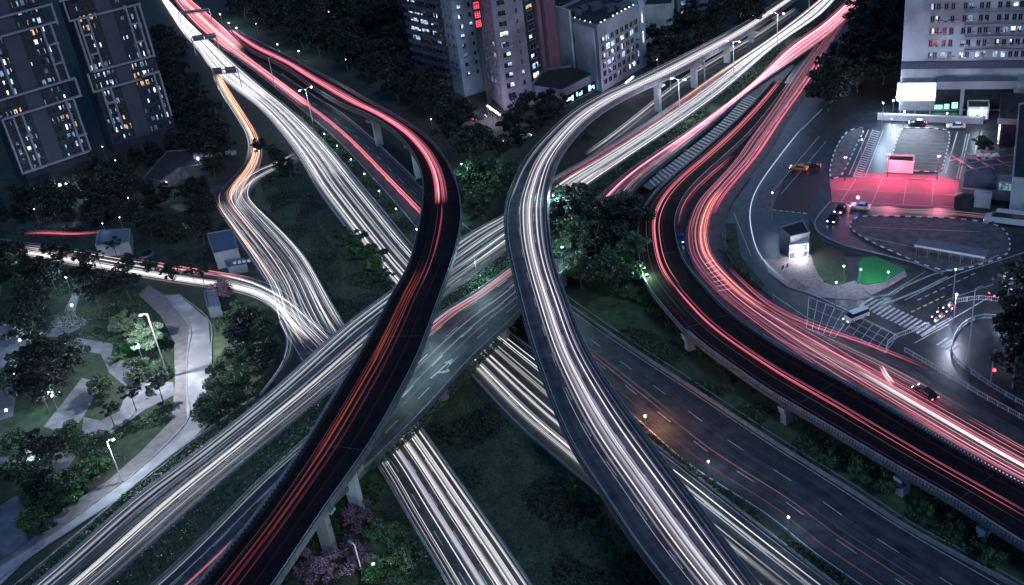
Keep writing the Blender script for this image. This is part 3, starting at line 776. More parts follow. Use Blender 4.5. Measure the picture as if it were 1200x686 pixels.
oval = smooth_px([(997,268),(1000,258),(1017,254),(1070,255),(1120,257),(1165,264),(1181,277),(1180,298),(1148,311),(1115,318),(1085,312),(1051,298),(1015,281)])
flat('traffic_island', oval, 'concrete_dark', 0.14, 0.14); ring_kerb('island_kerb', oval)
lot = smooth_px([(1056,154),(1062,151),(1085,151),(1108,153),(1113,162),(1109,180),(1104,198),(1098,202),(1070,201),(1043,200),(1045,186),(1050,168)], k=3)
flat('traffic_island', lot, 'asphalt_mid', 0.13, 0.13); ring_kerb('island_kerb', lot)
isl = smooth_px([(973,208),(976,184),(988,160),(1003,151),(1012,153),(1003,172),(986,206)], k=3)
flat('traffic_island', isl, 'concrete_dark', 0.13, 0.13); ring_kerb('island_kerb', isl, seg=1.6)
flat('bus_bay', [(972,209),(1000,208),(1124,213),(1121,244),(1060,243),(975,237)], 'redpave', 0.07)
flat('bus_bay', [(1000,202),(1040,204),(1100,206),(1124,212),(1000,208)], 'redpave', 0.075)
flat('parking_lot', [(905,246),(946,250),(967,206),(921,204)], 'parapet_dark', 0.06)
flat('paved_patch', [(887,238),(893,222),(912,210),(921,210),(906,248),(893,250)], 'concrete_dark', 0.055)
flat('planted_bed', [(949,256),(962,282),(1000,296),(1074,318),(1052,324),(1008,300),(992,300),(975,289),(952,296),(946,280)], 'parkgrass', 0.10)
flat('planted_bed', [(850,262),(862,262),(868,300),(896,334),(892,342),(866,322),(853,296)], 'parkgrass', 0.10)
# painted lines in the station
b = MB()
def line_px(p, q, wd=0.2, z=0.09): b.bar(at(*p, z), at(*q, z), wd, 0.01)
for k in range(22):
    t = k/21; x = 1023 + (1001-1023)*t; y = 153 + (206-153)*t; line_px((x, y), (x+8.5, y+2.2), 0.45)
for p, q in (((1023,152),(1000,207)),((1035,153),(1014,207)),((1122,155),(1108,203)),((1133,157),(1121,210)),((1136,157),(1124,210)),((1018,152),(995,205)),((975,236),(1121,243)),((1000,207),(1124,212)),((1146,160),(1140,195))):
    line_px(p, q, 0.25)
for k in range(9): line_px((1054+0.5*k, 158+4.4*k), (1108-0.6*k, 160+4.4*k), 0.1, 0.16)
for k in range(6): line_px((906+k*7, 246.3+k*0.7), (910.5+k*7, 246.8+k*0.7), 0.45, 0.1)
# zebra crossing at the junction
for k in range(15):
    x = 1010 + k*5.15; y = 355 + k*2.45
    a = at(x-4, y+3.5, 0.12); c2 = at(x+12, y-7, 0.12); d = (at(x+2.6, y+1.2, 0.12) - at(x, y, 0.12)); u = d
    b.quad(a, a+u, c2+u, c2)
for k in range(4):
    x = 1100 + k*5; y = 401 + k*2.6; a = at(x-3, y+3, 0.12); c2 = at(x+10, y-6, 0.12); u = at(x+2.4, y+1.2, 0.12)-at(x, y, 0.12)
    b.quad(a, a+u, c2+u, c2)
# hatched box
def lattice(P, n1, n2, wd=0.14):
    p0, p1, p2, p3 = [Vector(p) for p in P]
    for k in range(n1+1):
        t = k/n1; line_px(tuple(p0.lerp(p1, t)), tuple(p3.lerp(p2, t)), wd, 0.105)
    for k in range(n2+1):
        t = k/n2; line_px(tuple(p0.lerp(p3, t)), tuple(p1.lerp(p2, t)), wd, 0.110)
lattice([(948,348),(998,369),(978,396),(945,385)], 5, 3); lattice([(1003,371),(1052,394),(1037,414),(990,388)], 5, 3)
for p, q in (((900,310),(924,336)),((924,336),(962,349)),((962,349),(1052,393)),((1080,395),(1199,325)),((1072,402),(1112,380)),((1060,352),(1120,322)),((1120,322),(1200,296)),((1090,385),(1115,372))):
    line_px(p, q, 0.22, 0.12)
for k in range(8): line_px((1075+k*9, 352-k*4.2), (1080+k*9, 349.8-k*4.2), 0.3, 0.12)
for k in range(7): line_px((835+k*2.6-9, 310+k*5.2), (845+k*3.4-9, 305+k*5.6), 0.5, 0.13)
for p, q in (((1003,210),(985,237)),((1033,211),(1022,239)),((1063,211),(1058,241)),((1094,212),(1092,242)),((980,222),(1122,229))): line_px(p, q, 0.18, 0.1)
for p, q in (((1010,266),(1150,272)),((1005,276),(1120,300)),((860,250),(880,300)),((905,345),(945,372)),((960,160),(905,225)),((968,166),(915,228)),((1085,318),(1030,352)),((1108,352),(1165,333))): line_px(p, q, 0.14, 0.15)
tag(b.build('road_marking', 'paint'), kind='structure')
b = MB()
for k in range(6): line_px((1068+k*7, 366-k*3.4), (1072+k*7, 364-k*3.4), 0.35, 0.12)
tag(b.build('road_marking', 'yellow'), kind='structure')
# kerbs of the curving approach
for pts in ([(973,237),(962,250),(955,262),(962,275),(990,288),(1030,298),(1075,310),(1105,322)], [(1021,349),(1045,346),(1062,336),(1100,320),(1140,312),(1170,300)], [(1030,360),(1075,342),(1110,325)], [(940,152),(960,132),(990,108),(1010,96)]):
    ln = spline([at(x, y, 0) for x, y in pts]); kb = MB()
    for p, q in zip(ln, ln[1:]): kb.bar(p+Vector((0,0,.12)), q+Vector((0,0,.12)), 0.35, 0.3)
    tag(kb.build('kerb', 'concrete'), kind='structure')
# ================================================================== VEGETATION
def leaf_cloud(mb, c, r, n, size, m=0, flat=0.8, rnd=random):
    for _ in range(n):
        u = Vector((rnd.gauss(0,1), rnd.gauss(0,1), rnd.gauss(0,1)*flat)).normalized() * r * (rnd.random()**0.4)
        u.z *= flat; p = Vector(c) + u
        a = Vector((rnd.gauss(0,1), rnd.gauss(0,1), rnd.gauss(0,0.6))).normalized(); b = a.cross(Vector((rnd.gauss(0,1), rnd.gauss(0,1), rnd.gauss(0,1)))).normalized()
        s = size*rnd.uniform(0.6, 1.3)*0.5
        mb.quad(p-a*s-b*s*0.6, p+a*s-b*s*0.6, p+a*s+b*s*0.6, p-a*s+b*s*0.6, m)

def tree_proto(name, h, cr, leafm, nclump, leaves, size, trunk_h=0.35, seed=1, flat=0.75, trunk_r=0.22, droop=0.0):
    rnd = random.Random(seed)
    root = empty(name, (0, 0, -500))
    t = MB(); lean = Vector((rnd.uniform(-.4,.4), rnd.uniform(-.4,.4), 0)); th = h*trunk_h
    pts = [Vector((0,0,0)), lean*0.3+Vector((0,0,th*0.5)), lean+Vector((0,0,th)), lean*1.3+Vector((0,0,h*0.8))]
    t.tube(pts, [trunk_r*1.3, trunk_r, trunk_r*0.8, trunk_r*0.3], 7)
    c = MB(); cen = Vector((lean.x, lean.y, th + (h-th)*0.52)); hz = (h-th)*0.5
    nclump = int(nclump*1.55); leaves = int(leaves*1.25); size = size*0.74
    for i in range(nclump):
        d = Vector((rnd.gauss(0,1), rnd.gauss(0,1), rnd.gauss(0.15,0.9))).normalized()*(rnd.uniform(0.3, 1.12))
        p = cen + Vector((d.x*cr, d.y*cr, d.z*hz)); rr = rnd.uniform(0.15, 0.36)*cr
        leaf_cloud(c, p, rr, leaves, size, 0, flat, rnd)
        if i % 2 == 0: t.tube([lean*0.9+Vector((0,0,th*rnd.uniform(0.85,1.2))), cen.lerp(p, 0.5)-Vector((0,0,0.3)), p], [trunk_r*0.5, trunk_r*0.3, trunk_r*0.12], 5)
    t.build('trunk', 'bark', root); c.build('crown', leafm, root)
    return root
TP = {
 'broad': [tree_proto('broadleaf_tree', 9, 4.6, 'leaf', 24, 80, 0.62, 0.3, 11), tree_proto('broadleaf_tree', 8.5, 5.0, 'leaf', 26, 75, 0.62, 0.28, 12)],
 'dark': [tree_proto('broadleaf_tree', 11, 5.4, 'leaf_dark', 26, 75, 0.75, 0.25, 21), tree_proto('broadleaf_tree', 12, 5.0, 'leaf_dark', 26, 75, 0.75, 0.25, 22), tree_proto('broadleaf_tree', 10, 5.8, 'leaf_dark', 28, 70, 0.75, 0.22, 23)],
 'pale': [tree_proto('pale_leaf_tree', 8, 3.8, 'leaf_light', 22, 90, 0.5, 0.32, 31)],
 'purple': [tree_proto('blossom_tree', 6.5, 3.4, 'leaf_purple', 22, 110, 0.36, 0.3, 41, trunk_r=0.14)],
 'palm': [tree_proto('slender_tree', 8.5, 2.6, 'leaf_dark', 14, 55, 0.5, 0.55, 51, trunk_r=0.13)],
 'shrub': [tree_proto('shrub', 2.4, 1.7, 'leaf_bright', 12, 70, 0.34, 0.1, 61, trunk_r=0.06), tree_proto('shrub', 2.2, 1.8, 'leaf', 12, 70, 0.34, 0.1, 62, trunk_r=0.06)],
}
_first = {}
def plant(kind, pos, s, label, group=None, rz=None):
    pr = random.choice(TP[kind]); rz = random.uniform(0, 6.28) if rz is None else rz
    o = dup(pr, pos, rz, (s*random.uniform(.92,1.1), s*random.uniform(.92,1.1), s))
    cat = 'shrub' if kind == 'shrub' else 'tree'
    return tag(o, label, cat, group)
def in_poly(x, y, P):
    c = False; n = len(P)
    for i in range(n):
        (x1, y1), (x2, y2) = P[i], P[i-1]
        if (y1 > y) != (y2 > y) and x < (x2-x1)*(y-y1)/(y2-y1)+x1: c = not c
    return c
def forest(px, kinds, n, smin, smax, label, group, mind=5.0):
    P = [at(x, y).xy[:] for x, y in px]; xs = [p[0] for p in P]; ys = [p[1] for p in P]; done = []; tries = 0
    while len(done) < n and tries < n*60:
        tries += 1; x = random.uniform(min(xs), max(xs)); y = random.uniform(min(ys), max(ys))
        if not in_poly(x, y, P) or any((x-a)**2+(y-b)**2 < mind**2 for a, b in done): continue
        done.append((x, y)); plant(random.choice(kinds), (x, y, 0), random.uniform(smin, smax), label, group)
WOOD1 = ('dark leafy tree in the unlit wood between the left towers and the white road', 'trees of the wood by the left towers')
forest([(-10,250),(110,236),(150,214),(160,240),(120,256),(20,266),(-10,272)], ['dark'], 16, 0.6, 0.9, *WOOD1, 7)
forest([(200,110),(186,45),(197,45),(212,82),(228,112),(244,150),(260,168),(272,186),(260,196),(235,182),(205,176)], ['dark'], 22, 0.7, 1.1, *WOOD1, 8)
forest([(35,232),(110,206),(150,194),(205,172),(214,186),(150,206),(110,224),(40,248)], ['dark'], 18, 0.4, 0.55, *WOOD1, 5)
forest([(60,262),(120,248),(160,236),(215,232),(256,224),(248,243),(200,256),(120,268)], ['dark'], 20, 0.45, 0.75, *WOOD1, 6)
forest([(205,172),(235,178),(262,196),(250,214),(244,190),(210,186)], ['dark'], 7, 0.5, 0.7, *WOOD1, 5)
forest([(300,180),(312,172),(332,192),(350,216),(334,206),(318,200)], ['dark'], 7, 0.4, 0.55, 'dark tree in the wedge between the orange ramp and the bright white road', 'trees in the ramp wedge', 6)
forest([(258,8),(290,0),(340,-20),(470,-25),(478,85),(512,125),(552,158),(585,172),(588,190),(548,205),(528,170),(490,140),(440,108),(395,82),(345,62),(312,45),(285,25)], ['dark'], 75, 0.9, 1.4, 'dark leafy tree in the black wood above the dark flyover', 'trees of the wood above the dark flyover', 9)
forest([(962,140),(950,120),(985,80),(1020,30),(1048,0),(1052,60),(1046,98),(1012,104),(985,125)], ['dark'], 26, 0.9, 1.35, 'dark leafy tree in the clump left of the right hand office block', 'trees left of the right office block', 7)
forest([(655,275),(700,262),(742,262),(742,320),(745,345),(720,362),(695,350),(672,338)], ['dark','broad'], 13, 1.0, 1.35, 'large leafy tree in the grove between the pale flyover and the black ring viaduct', 'trees of the grove beside the pale flyover', 7)
forest([(552,262),(553,225),(590,205),(590,240),(560,260)], ['broad'], 7, 0.85, 1.1, 'leafy tree in the gap between the two flyovers', 'trees between the flyovers', 6)
forest([(760,40),(860,15),(895,0),(905,20),(860,50),(800,80),(760,85),(755,60)], ['dark'], 16, 0.7, 1.1, 'dark tree behind the right end of the pale flyover', 'trees behind the pale flyover', 7)
forest([(652,138),(632,160),(608,185),(575,192),(600,158),(610,142),(630,134)], ['dark'], 13, 0.5, 0.85, 'dark tree on the street below the tall tower blocks', 'trees below the tower blocks', 7)
forest([(1185,385),(1215,350),(1260,360),(1260,500),(1215,470),(1180,425)], ['dark'], 10, 0.8, 1.2, 'dark tree beyond the fence at the right edge', 'trees at the right edge', 6)
forest([(20,300),(60,322),(150,342),(160,360),(110,372),(95,330),(70,345),(45,370),(10,372),(-5,330)], ['dark','broad'], 12, 0.6, 0.85, 'tree in the dark park corner below the left street', 'trees of the park corner', 5)
forest([(272,392),(300,380),(318,405),(316,438),(298,462),(276,450),(280,415)], ['broad','dark','broad'], 13, 0.6, 0.85, 'tree in the clump inside the bend of the slip lane', 'trees inside the slip lane bend', 5)
forest([(250,480),(262,445),(285,470),(262,500),(240,512)], ['broad'], 5, 0.5, 0.7, 'small tree between the promenade and the corridor', 'small trees beside the promenade', 4)
forest([(170,290),(230,300),(250,285),(262,245),(245,245),(200,262),(165,275)], ['dark'], 6, 0.5, 0.8, 'tree on the bank behind the small grey building', 'trees behind the small grey building', 6)
forest([(20,530),(60,545),(75,560),(50,600),(28,590),(12,560)], ['dark','broad'], 6, 0.55, 0.8, 'tree on the lower left park slope', 'trees on the lower left slope', 4.5)
forest([(5,470),(48,500),(60,480),(75,460),(95,440),(70,430),(40,440),(12,450)], ['dark','broad'], 9, 0.6, 0.85, 'tree in the park wood left of the grey paved strip', 'trees of the inner park wood', 4.5)
# single trees one can point to
for kind, px, py, s, lab in [
 ('dark', 38, 408, 1.0, 'tall tree with a pale lit trunk at the left of the park'),
 ('dark', 52, 436, 0.75, 'dark round tree just below the pale lit trunk in the park'),
 ('pale', 181, 420, 1.0, 'pale floodlit tree under the tall lamp post beside the brick path'),
 ('pale', 156, 398, 0.85, 'light green tree left of the floodlit tree'),
 ('broad', 122, 466, 0.62, 'small tree at the fork of the two lower paved park paths'),
 ('palm', 160, 482, 0.8, 'slender tree standing on the lawn above the lower paved path, left one'),
 ('palm', 191, 470, 0.8, 'slender tree standing near the end of the lower paved path, right one'),
 ('palm', 134, 500, 0.7, 'slender tree on the edge of the lower lawn close to the short grey path'),
 ('broad', 93, 530, 0.7, 'tree between the small paved triangle and the lower park lamp post'),
 ('broad', 75, 590, 0.75, 'bushy tree at the corner above the promenade, lower left'),
 ('broad', 168, 448, 0.6, 'rounded tree beside the pale path below the floodlit tree'),
 ('broad', 190, 442, 0.5, 'low dense tree hugging the brick path'),
 ('purple', 262, 352, 0.8, 'mauve leafed tree next to the small blue kiosk by the street'),
 ('purple', 424, 626, 0.9, 'purple blossom tree in the middle of the lower verge'),
 ('purple', 385, 690, 1.1, 'wide purple blossom tree beside the white pier at the bottom'),
 ('purple', 417, 668, 0.85, 'dull purple tree behind the bright green bush'),
 ('broad', 455, 640, 0.6, 'green tree on the right side of the lower verge'),
 ('broad', 478, 680, 0.7, 'dark green tree at the bottom of the lower verge'),
 ('broad', 440, 590, 0.5, 'small green tree at the top of the lower verge'),
 ('shrub', 437, 680, 1.6, 'bright green bush at the foot of the slim pole'),
 ('palm', 138, 303, 0.7, 'slim dark tree on the left street verge, first from the left'),
 ('palm', 120, 316, 0.6, 'low dark tree in front of the orange lit stretch of the street'),
 ('dark', 178, 322, 0.42, 'small dark tree on the street centre near the round pond'),
 ('dark', 203, 330, 0.45, 'round dark tree on the street kerb, left of the twin slim trees'),
 ('palm', 229, 333, 0.62, 'left one of twin slim trees on the street kerb'),
 ('palm', 240, 335, 0.62, 'right one of twin slim trees on the street kerb'),
 ('dark', 60, 302, 0.42, 'small dark street tree at the far left end of the street'),
 ('dark', 80, 306, 0.42, 'small dark street tree second from the far left end'),
 ('dark', 100, 310, 0.40, 'small dark street tree left of the orange lit crown'),
 ('dark', 155, 318, 0.45, 'small dark street tree between the orange lit crown and the pond'),
 ('broad', 1160, 120, 0.6, 'green lit tree at the right end of the office block podium'),
 ('dark', 1150, 180, 0.45, 'dark tree among the roofs right of the bus station'),
 ('broad', 690, 168, 0.35, 'small green tree at the foot of the flyover piers'),
 ('dark', 775, 112, 0.4, 'small dark tree between slip road and pale flyover'),
 ]:
    plant(kind, at(px, py, 0), s, lab)
# shrubs on the verges
SH = [(770,372),(790,392),(806,402),(830,425),(848,436),(812,372),(865,452),(880,462),(905,478),(940,500),(760,358),(742,352),(975,528),(1010,552),(1045,580),(1085,600),(1120,622),(1150,640),(1180,655),(850,462),(1165,665)]
for x, y in SH: plant('shrub', at(x, y, 0), random.uniform(0.8, 1.6), 'low shrub on the dark verge between the lower right road and the ring viaduct', 'shrubs under the ring viaduct')
for x, y in [(405,288),(418,296),(430,305),(440,318),(448,330),(425,286),(412,305),(436,296),(455,340),(446,306),(398,278)]: plant('shrub', at(x, y, 0), random.uniform(0.9, 1.8), 'green bush on the bank left of the bright white road', 'bushes on the green bank')
for x, y in [(40,612),(48,598),(58,588),(35,622),(60,575),(70,600),(85,588),(50,610),(95,575),(105,562),(115,556),(48,625)]: plant('shrub', at(x, y, 0), random.uniform(0.9, 1.7), 'rounded bush in the shrub bed at the corner of the lower left path', 'bushes of the lower left bed')
for x, y in [(140,425),(146,418),(152,430),(160,452),(178,460),(185,452),(172,400),(150,412)]: plant('shrub', at(x, y, 0), random.uniform(0.7, 1.2), 'bush beside the upper park path near the floodlit tree', 'bushes near the floodlit tree')
for x, y in [(695,600),(678,588),(690,622),(710,640),(668,575),(722,655),(705,615)]: plant('shrub', at(x, y, 0), random.uniform(0.8, 1.3), 'bush on the slope left of the pale flyover at the bottom', 'bushes left of the pale flyover')
for x, y in [(852,300),(862,316),(874,328),(884,338),(856,285)]: plant('shrub', at(x, y, 0), random.uniform(0.6, 0.9), 'small bush in the strip on the outer bend of the street beside the ring viaduct', 'bushes on the outer bend')

def hedge(name, label, A, B, n, h=(0.2, 1.1), size=0.45, m='leaf', dz=0.0, s0=0.0, s1=1.0, cat='hedge', kind='stuff'):
    b = MB(); N = len(A); rnd = random.Random(len(label))
    for _ in range(n):
        s = rnd.uniform(s0, s1)*(N-1.001); i = int(s); f = s-i; t = rnd.uniform(0.08, 0.92)
        p = A[i].lerp(A[i+1], f).lerp(B[i].lerp(B[i+1], f), t)
        if noise.noise(Vector((p.x*0.15, p.y*0.15, 1))) < -0.32: continue
        hh = rnd.uniform(h[0], h[1])*(0.75+0.5*noise.noise(Vector((p.x*0.3, p.y*0.3, 0))))
        leaf_cloud(b, p+Vector((0,0,dz+hh)), 0.25, 1, size, 0, 1, rnd)
    o = b.build(name, m); tag(o, label, cat, kind=kind); return o
hedge('hedge', 'long planted hedge strip in the middle of the corridor between white and red trails', MEDL, MEDR, 15000, dz=0.3, m='leaf')
nB = min(len(BB), len(DA)); hb, ha = resample(BB, nB), resample(DA, nB)
hedge('hedge', 'dark hedge between the bright white road and the red trail road with small lamps', hb, ha, 14000, m='leaf')
hs0, hs1 = strip([(-40,752,0),(44,690,0),(151,597,0),(230,538,0),(300,482,0)], [(-60,735,0),(20,690,0),(120,606,0),(215,532,0),(285,476,0)])
hedge('hedge', 'ragged roadside hedge between the promenade and the corridor', hs0, hs1, 5000, m='leaf', h=(0.2, 1.3))
hs0, hs1 = strip([(404,563,6.6),(440,543,6.6),(490,495,6.6),(522,463,6.6),(548,430,6.6),(600,382,6.6)], [(410,568,6.6),(446,548,6.6),(496,500,6.6),(528,468,6.6),(554,436,6.6),(606,387,6.6)])
hedge('hedge', 'hanging planter greenery along the lower edge of the corridor bridge', hs0, hs1, 3500, m='leaf', h=(-0.4, 0.5), size=0.35)
def cover(label, px, n, m, h=(0.05, 0.6), size=0.4, thr=-0.1, name='ground_cover'):
    P = [at(x, y).xy[:] for x, y in px]; xs = [p[0] for p in P]; ys = [p[1] for p in P]; b = MB(); rnd = random.Random(n)
    k = 0
    while k < n:
        x = rnd.uniform(min(xs), max(xs)); y = rnd.uniform(min(ys), max(ys))
        if not in_poly(x, y, P): continue
        k += 1; f = noise.noise(Vector((x*0.09, y*0.09, 4)))
        if f < thr: continue
        leaf_cloud(b, (x, y, rnd.uniform(*h)*(0.6+f)), 0.2, 1, size, 0, 1, rnd)
    tag(b.build(name, m), label, 'ground cover', kind='stuff')
cover('low leafy cover on the grass between the ring viaduct and the lower right road', [(745,348),(775,365),(830,425),(900,470),(1050,560),(1190,640),(1240,720),(1182,682),(1000,575),(815,455),(690,370)], 12000, 'leaf', thr=-0.05)
cover('short rough grass tufts all over the triangular lawn', [(500,500),(545,445),(600,498),(655,546),(720,610),(800,690),(640,700),(622,680)], 14000, 'leaf', h=(0.0,0.2), size=0.32, thr=-0.7)
cover('short rough grass tufts on the bank between the ramp and the white road', [(300,205),(350,200),(375,235),(430,300),(462,346),(405,382),(357,300),(320,250)], 9000, 'leaf', h=(0.0,0.2), size=0.34, thr=-0.7)
cover('tangled growth on the lower central verge', [(330,686),(384,600),(430,560),(470,600),(523,690),(540,740),(280,740)], 9000, 'leaf', thr=-0.3)
cover('dark growth on the big triangular lawn between the lower white roads', [(500,500),(545,445),(600,498),(655,546),(720,610),(800,690),(640,700),(622,680)], 9000, 'leaf_dark', thr=0.0)
cover('growth along the stream bank between the white ramp and the bright white road', [(300,205),(350,200),(375,235),(430,300),(462,346),(405,382),(357,300),(320,250)], 8000, 'leaf_dark', thr=0.0)
cover('low growth on the park lawns', [(20,310),(160,345),(204,401),(205,440),(165,430),(130,405),(76,392),(48,380),(20,370)], 7000, 'leaf', thr=-0.1)
cover('low growth on the lower park slope', [(97,500),(140,510),(201,470),(198,492),(150,535),(67,600),(32,637),(20,570),(60,560)], 6000, 'leaf', thr=-0.1)
cover('thin undergrowth around the slip lane trees', [(250,375),(300,352),(322,390),(318,440),(298,474),(250,510),(250,450)], 5000, 'leaf', thr=-0.1)
cover('undergrowth between the left towers and the left street', [(-10,250),(120,240),(250,225),(280,290),(300,325),(150,295),(-10,275)], 8000, 'leaf_dark', thr=-0.1)
for protos in TP.values():
    for pr in protos:
        for ch in list(pr.children): bpy.data.objects.remove(ch)
        bpy.data.objects.remove(pr)

# ================================================================== BUILDINGS
def vdir(a, b): return (b-a).normalized()
class Face:
    """a vertical facade between two ground points; P0 is the left end as seen from the viewer"""
    def __init__(s, P0, P1):
        s.o = Vector((P0.x, P0.y, 0)); s.e = Vector((P1.x, P1.y, 0)); s.u = (s.e-s.o).normalized(); s.w = (s.e-s.o).length
        s.n = Vector((s.u.y, -s.u.x, 0))
        if s.n.dot(-s.o) < 0: s.n = -s.n
    def px(s, x, y, out=0.0):
        """facade coordinates (u, z) of a point read at frame position x, y"""
        q0 = at(x, y, 0); c = Vector((0, 0, CAMZ)); ray = (q0-c)
        t = (s.o + s.n*out - c).dot(s.n)/ray.dot(s.n); p = c + ray*t
        return (p-s.o).dot(s.u), p.z
    def P(s, u, z, out=0.0): return s.o + s.u*u + s.n*out + Vector((0, 0, z))
    def slab(s, mb, u0, u1, z0, z1, o0, o1, m=0):
        a = [s.P(u, z, o) for o in (o0, o1) for u, z in ((u0,z0),(u1,z0),(u1,z1),(u0,z1))]; i = len(mb.v); mb.v += [tuple(p) for p in a]
        for q in ((4,5,6,7), (0,3,2,1), (0,1,5,4), (1,2,6,5), (2,3,7,6), (3,0,4,7)): mb.f.append(tuple(i+k for k in q)); mb.m.append(m)

WM = ['glass', 'lit_w', 'lit_c', 'lit_t', 'lit_y', 'lit_hot', 'framewall', 'metal']
WM_DARK = ['glass', 'lit_w', 'lit_c', 'lit_t', 'lit_y', 'lit_hot', 'panelwall', 'panelwall']
def window(mb, f, u0, u1, z0, z1, lit=0, mull=1, ac=False):
    f.slab(mb, u0, u1, z0, z1, 0.02, 0.05, 0)
    if lit:
        k = random.random(); a, c = (u0, u1) if k < 0.45 else ((u0, (u0+u1)/2) if k < 0.72 else ((u0+u1)/2, u1)); f.slab(mb, a, c, z0+(z1-z0)*random.choice([0,0,.2,.35]), z1, 0.051, 0.056, lit)
    if ac: f.slab(mb, u1+0.15, u1+0.85, z0-0.2, z0+0.35, 0.01, 0.4, 7); f.slab(mb, u1+0.2, u1+0.8, z0+0.42, z0+0.46, 0.01, 0.35, 6)
    w = 0.09
    for a in (u0, u1): f.slab(mb, a-w/2, a+w/2, z0-w, z1+w, 0.003, 0.14, 7)
    for z in (z0, z1): f.slab(mb, u0+w/2, u1-w/2, z-w/2, z+w/2, 0.003, 0.13, 7)
    for k in range(mull):
        a = u0 + (u1-u0)*(k+1)/(mull+1); f.slab(mb, a-w/3, a+w/3, z0+w/2, z1-w/2, 0.003, 0.12, 7)
    f.slab(mb, u0-0.12, u1+0.12, z0-0.22, z0-0.1, 0.003, 0.28, 6)
    if lit and random.random() < 0.6:       # half drawn curtain or furniture seen in the lit room
        a = random.uniform(u0, u1-(u1-u0)*0.4); f.slab(mb, a, a+(u1-u0)*random.uniform(.15,.4), z0+w/2, z0+(z1-z0)*random.uniform(.3,.9), 0.058, 0.065, 0)
def facade(root, f, cols, z0, z1, fh, wh, litp=0.12, lits=(), limit=95, cnt=None, ac=0.3, mull=1, mix=(3,3,2,2,1,1,4), wm=None, force=False):
    wm = wm or WM
    """cols: (u0, u1) fractions of the facade; every window is a part; those past the limit share one part"""
    L = {}
    for x, y, k in lits:
        u, z = f.px(x, y); L[(min(range(len(cols)), key=lambda i: abs((cols[i][0]+cols[i][1])/2*f.w-u)), int((z-z0)//fh))] = k
    rest = MB(); nf = int((z1-z0)/fh); cnt = cnt if cnt is not None else [0]; c0 = Vector(root.location); g = Face(f.o-Vector((c0.x,c0.y,0)), f.e-Vector((c0.x,c0.y,0))); g.n = f.n
    for j in range(nf):
        for i, (a, b_) in enumerate(cols):
            z = z0 + j*fh + (fh-wh)*0.55; c = proj(f.P((a+b_)/2*f.w, z+wh/2))
            if c[1] < -14 or c[0] < -10 or c[0] > 1212: continue
            lit = L.get((i, j), None)
            if lit is None and force: lit = L.get((i-1, j), None) or (L.get((i, j-1)) if random.random() < .5 else None)
            if force and lit == 1 and (i, j) in L: lit = 5
            if lit is None: lit = random.choice(mix) if random.random() < litp else 0
            tgt = MB() if cnt[0] < limit else rest
            window(tgt, g, a*f.w, b_*f.w, z, z+wh, lit, mull, random.random() < ac)
            if tgt is not rest: tgt.build('window', wm, root); cnt[0] += 1
    if rest.f: tag(rest.build('window', wm, root), kind='stuff')
def block(name, label, pts, H, m='greywall', roofm='roof', cat='building', par=0.9):
    """pts: world footprint; returns the root"""
    o = pts[0]; root = empty(name, (o.x, o.y, 0), label, cat)
    q = [(p.x-o.x, p.y-o.y) for p in pts]; b = MB(); n = len(q); i = 0
    for k in range(n):
        a, c = q[k], q[(k+1) % n]; b.quad((a[0],a[1],-0.5), (c[0],c[1],-0.5), (c[0],c[1],H), (a[0],a[1],H))
    b.build('wall', m, root)
    b = MB(); b.poly([(x, y, H-0.02) for x, y in q]); b.build('roof', roofm, root)
    if par:
        b = MB()
        for k in range(n):
            a, c = Vector((*q[k], H)), Vector((*q[(k+1) % n], H)); b.bar(a+Vector((0,0,par/2)), c+Vector((0,0,par/2)), 0.35, par)
        b.build('roof_parapet', m, root)
    return root
def back(f, depth): return [f.o, f.e, f.e - f.n*depth, f.o - f.n*depth]

# ---- the two dark residential towers on the left
def tower(label, pl, pr, lines, lits, cols, extra):
    f = Face(at(*pl, 5), at(*pr, 5)); pts = back(f, 16)
    root = block('apartment_tower', label, pts, 105, 'darkwall', par=1.2)
    g = Face(Vector((0,0,0)), f.e-f.o); g.n = f.n
    # flush slate panels between the window bands
    b = MB()
    for (a, c) in extra: g.slab(b, a*f.w, c*f.w, 5, 104, 0.003, 0.25)
    b.build('slate_panel', 'panelwall', root)
    b = MB()
    for (x0, y0), (x1, y1) in lines:
        a, c = f.px(x0, y0, 1.0), f.px(x1, y1, 1.0)
        # the frames are plumb and level
        if abs(c[1]-a[1]) > abs(c[0]-a[0]): c = ((a[0]+c[0])/2, c[1]); a = (c[0], a[1])
        else: z = (a[1]+c[1])/2; a = (a[0], z); c = (c[0], z)
        w = 0.28
        g.slab(b, min(a[0], c[0])-w, max(a[0], c[0])+w, min(a[1], c[1])-w, max(a[1], c[1])+w, 0.0, 1.0 + 0.003*len(b.f))
    b.build('facade_frame', 'framewall', root)
    # balcony slabs on the end bays
    for k in range(32):
        for a, c in ((0.03, 0.15), (0.84, 0.97)):
            y = proj(f.P(a*f.w, 5+k*3.1))[1]
            if y > -8: b = MB(); g.slab(b, a*f.w, c*f.w, 5+k*3.1, 5.25+k*3.1, 0.0, 0.85); b.build('balcony', 'panelwall', root)
    facade(root, f, cols, 5, 104, 3.1, 1.8, 0.30, lits, ac=0.5, mix=(3,3,3,3,2,2,1,1), wm=WM_DARK, limit=97, force=True)
    s = Face(f.e, f.e - f.n*16)
    facade(root, s, [(0.1,0.22),(0.4,0.5),(0.75,0.9)], 5, 104, 3.1, 1.4, 0.12, limit=0, mix=(3,2,1,1), wm=WM_DARK)
    return root, f
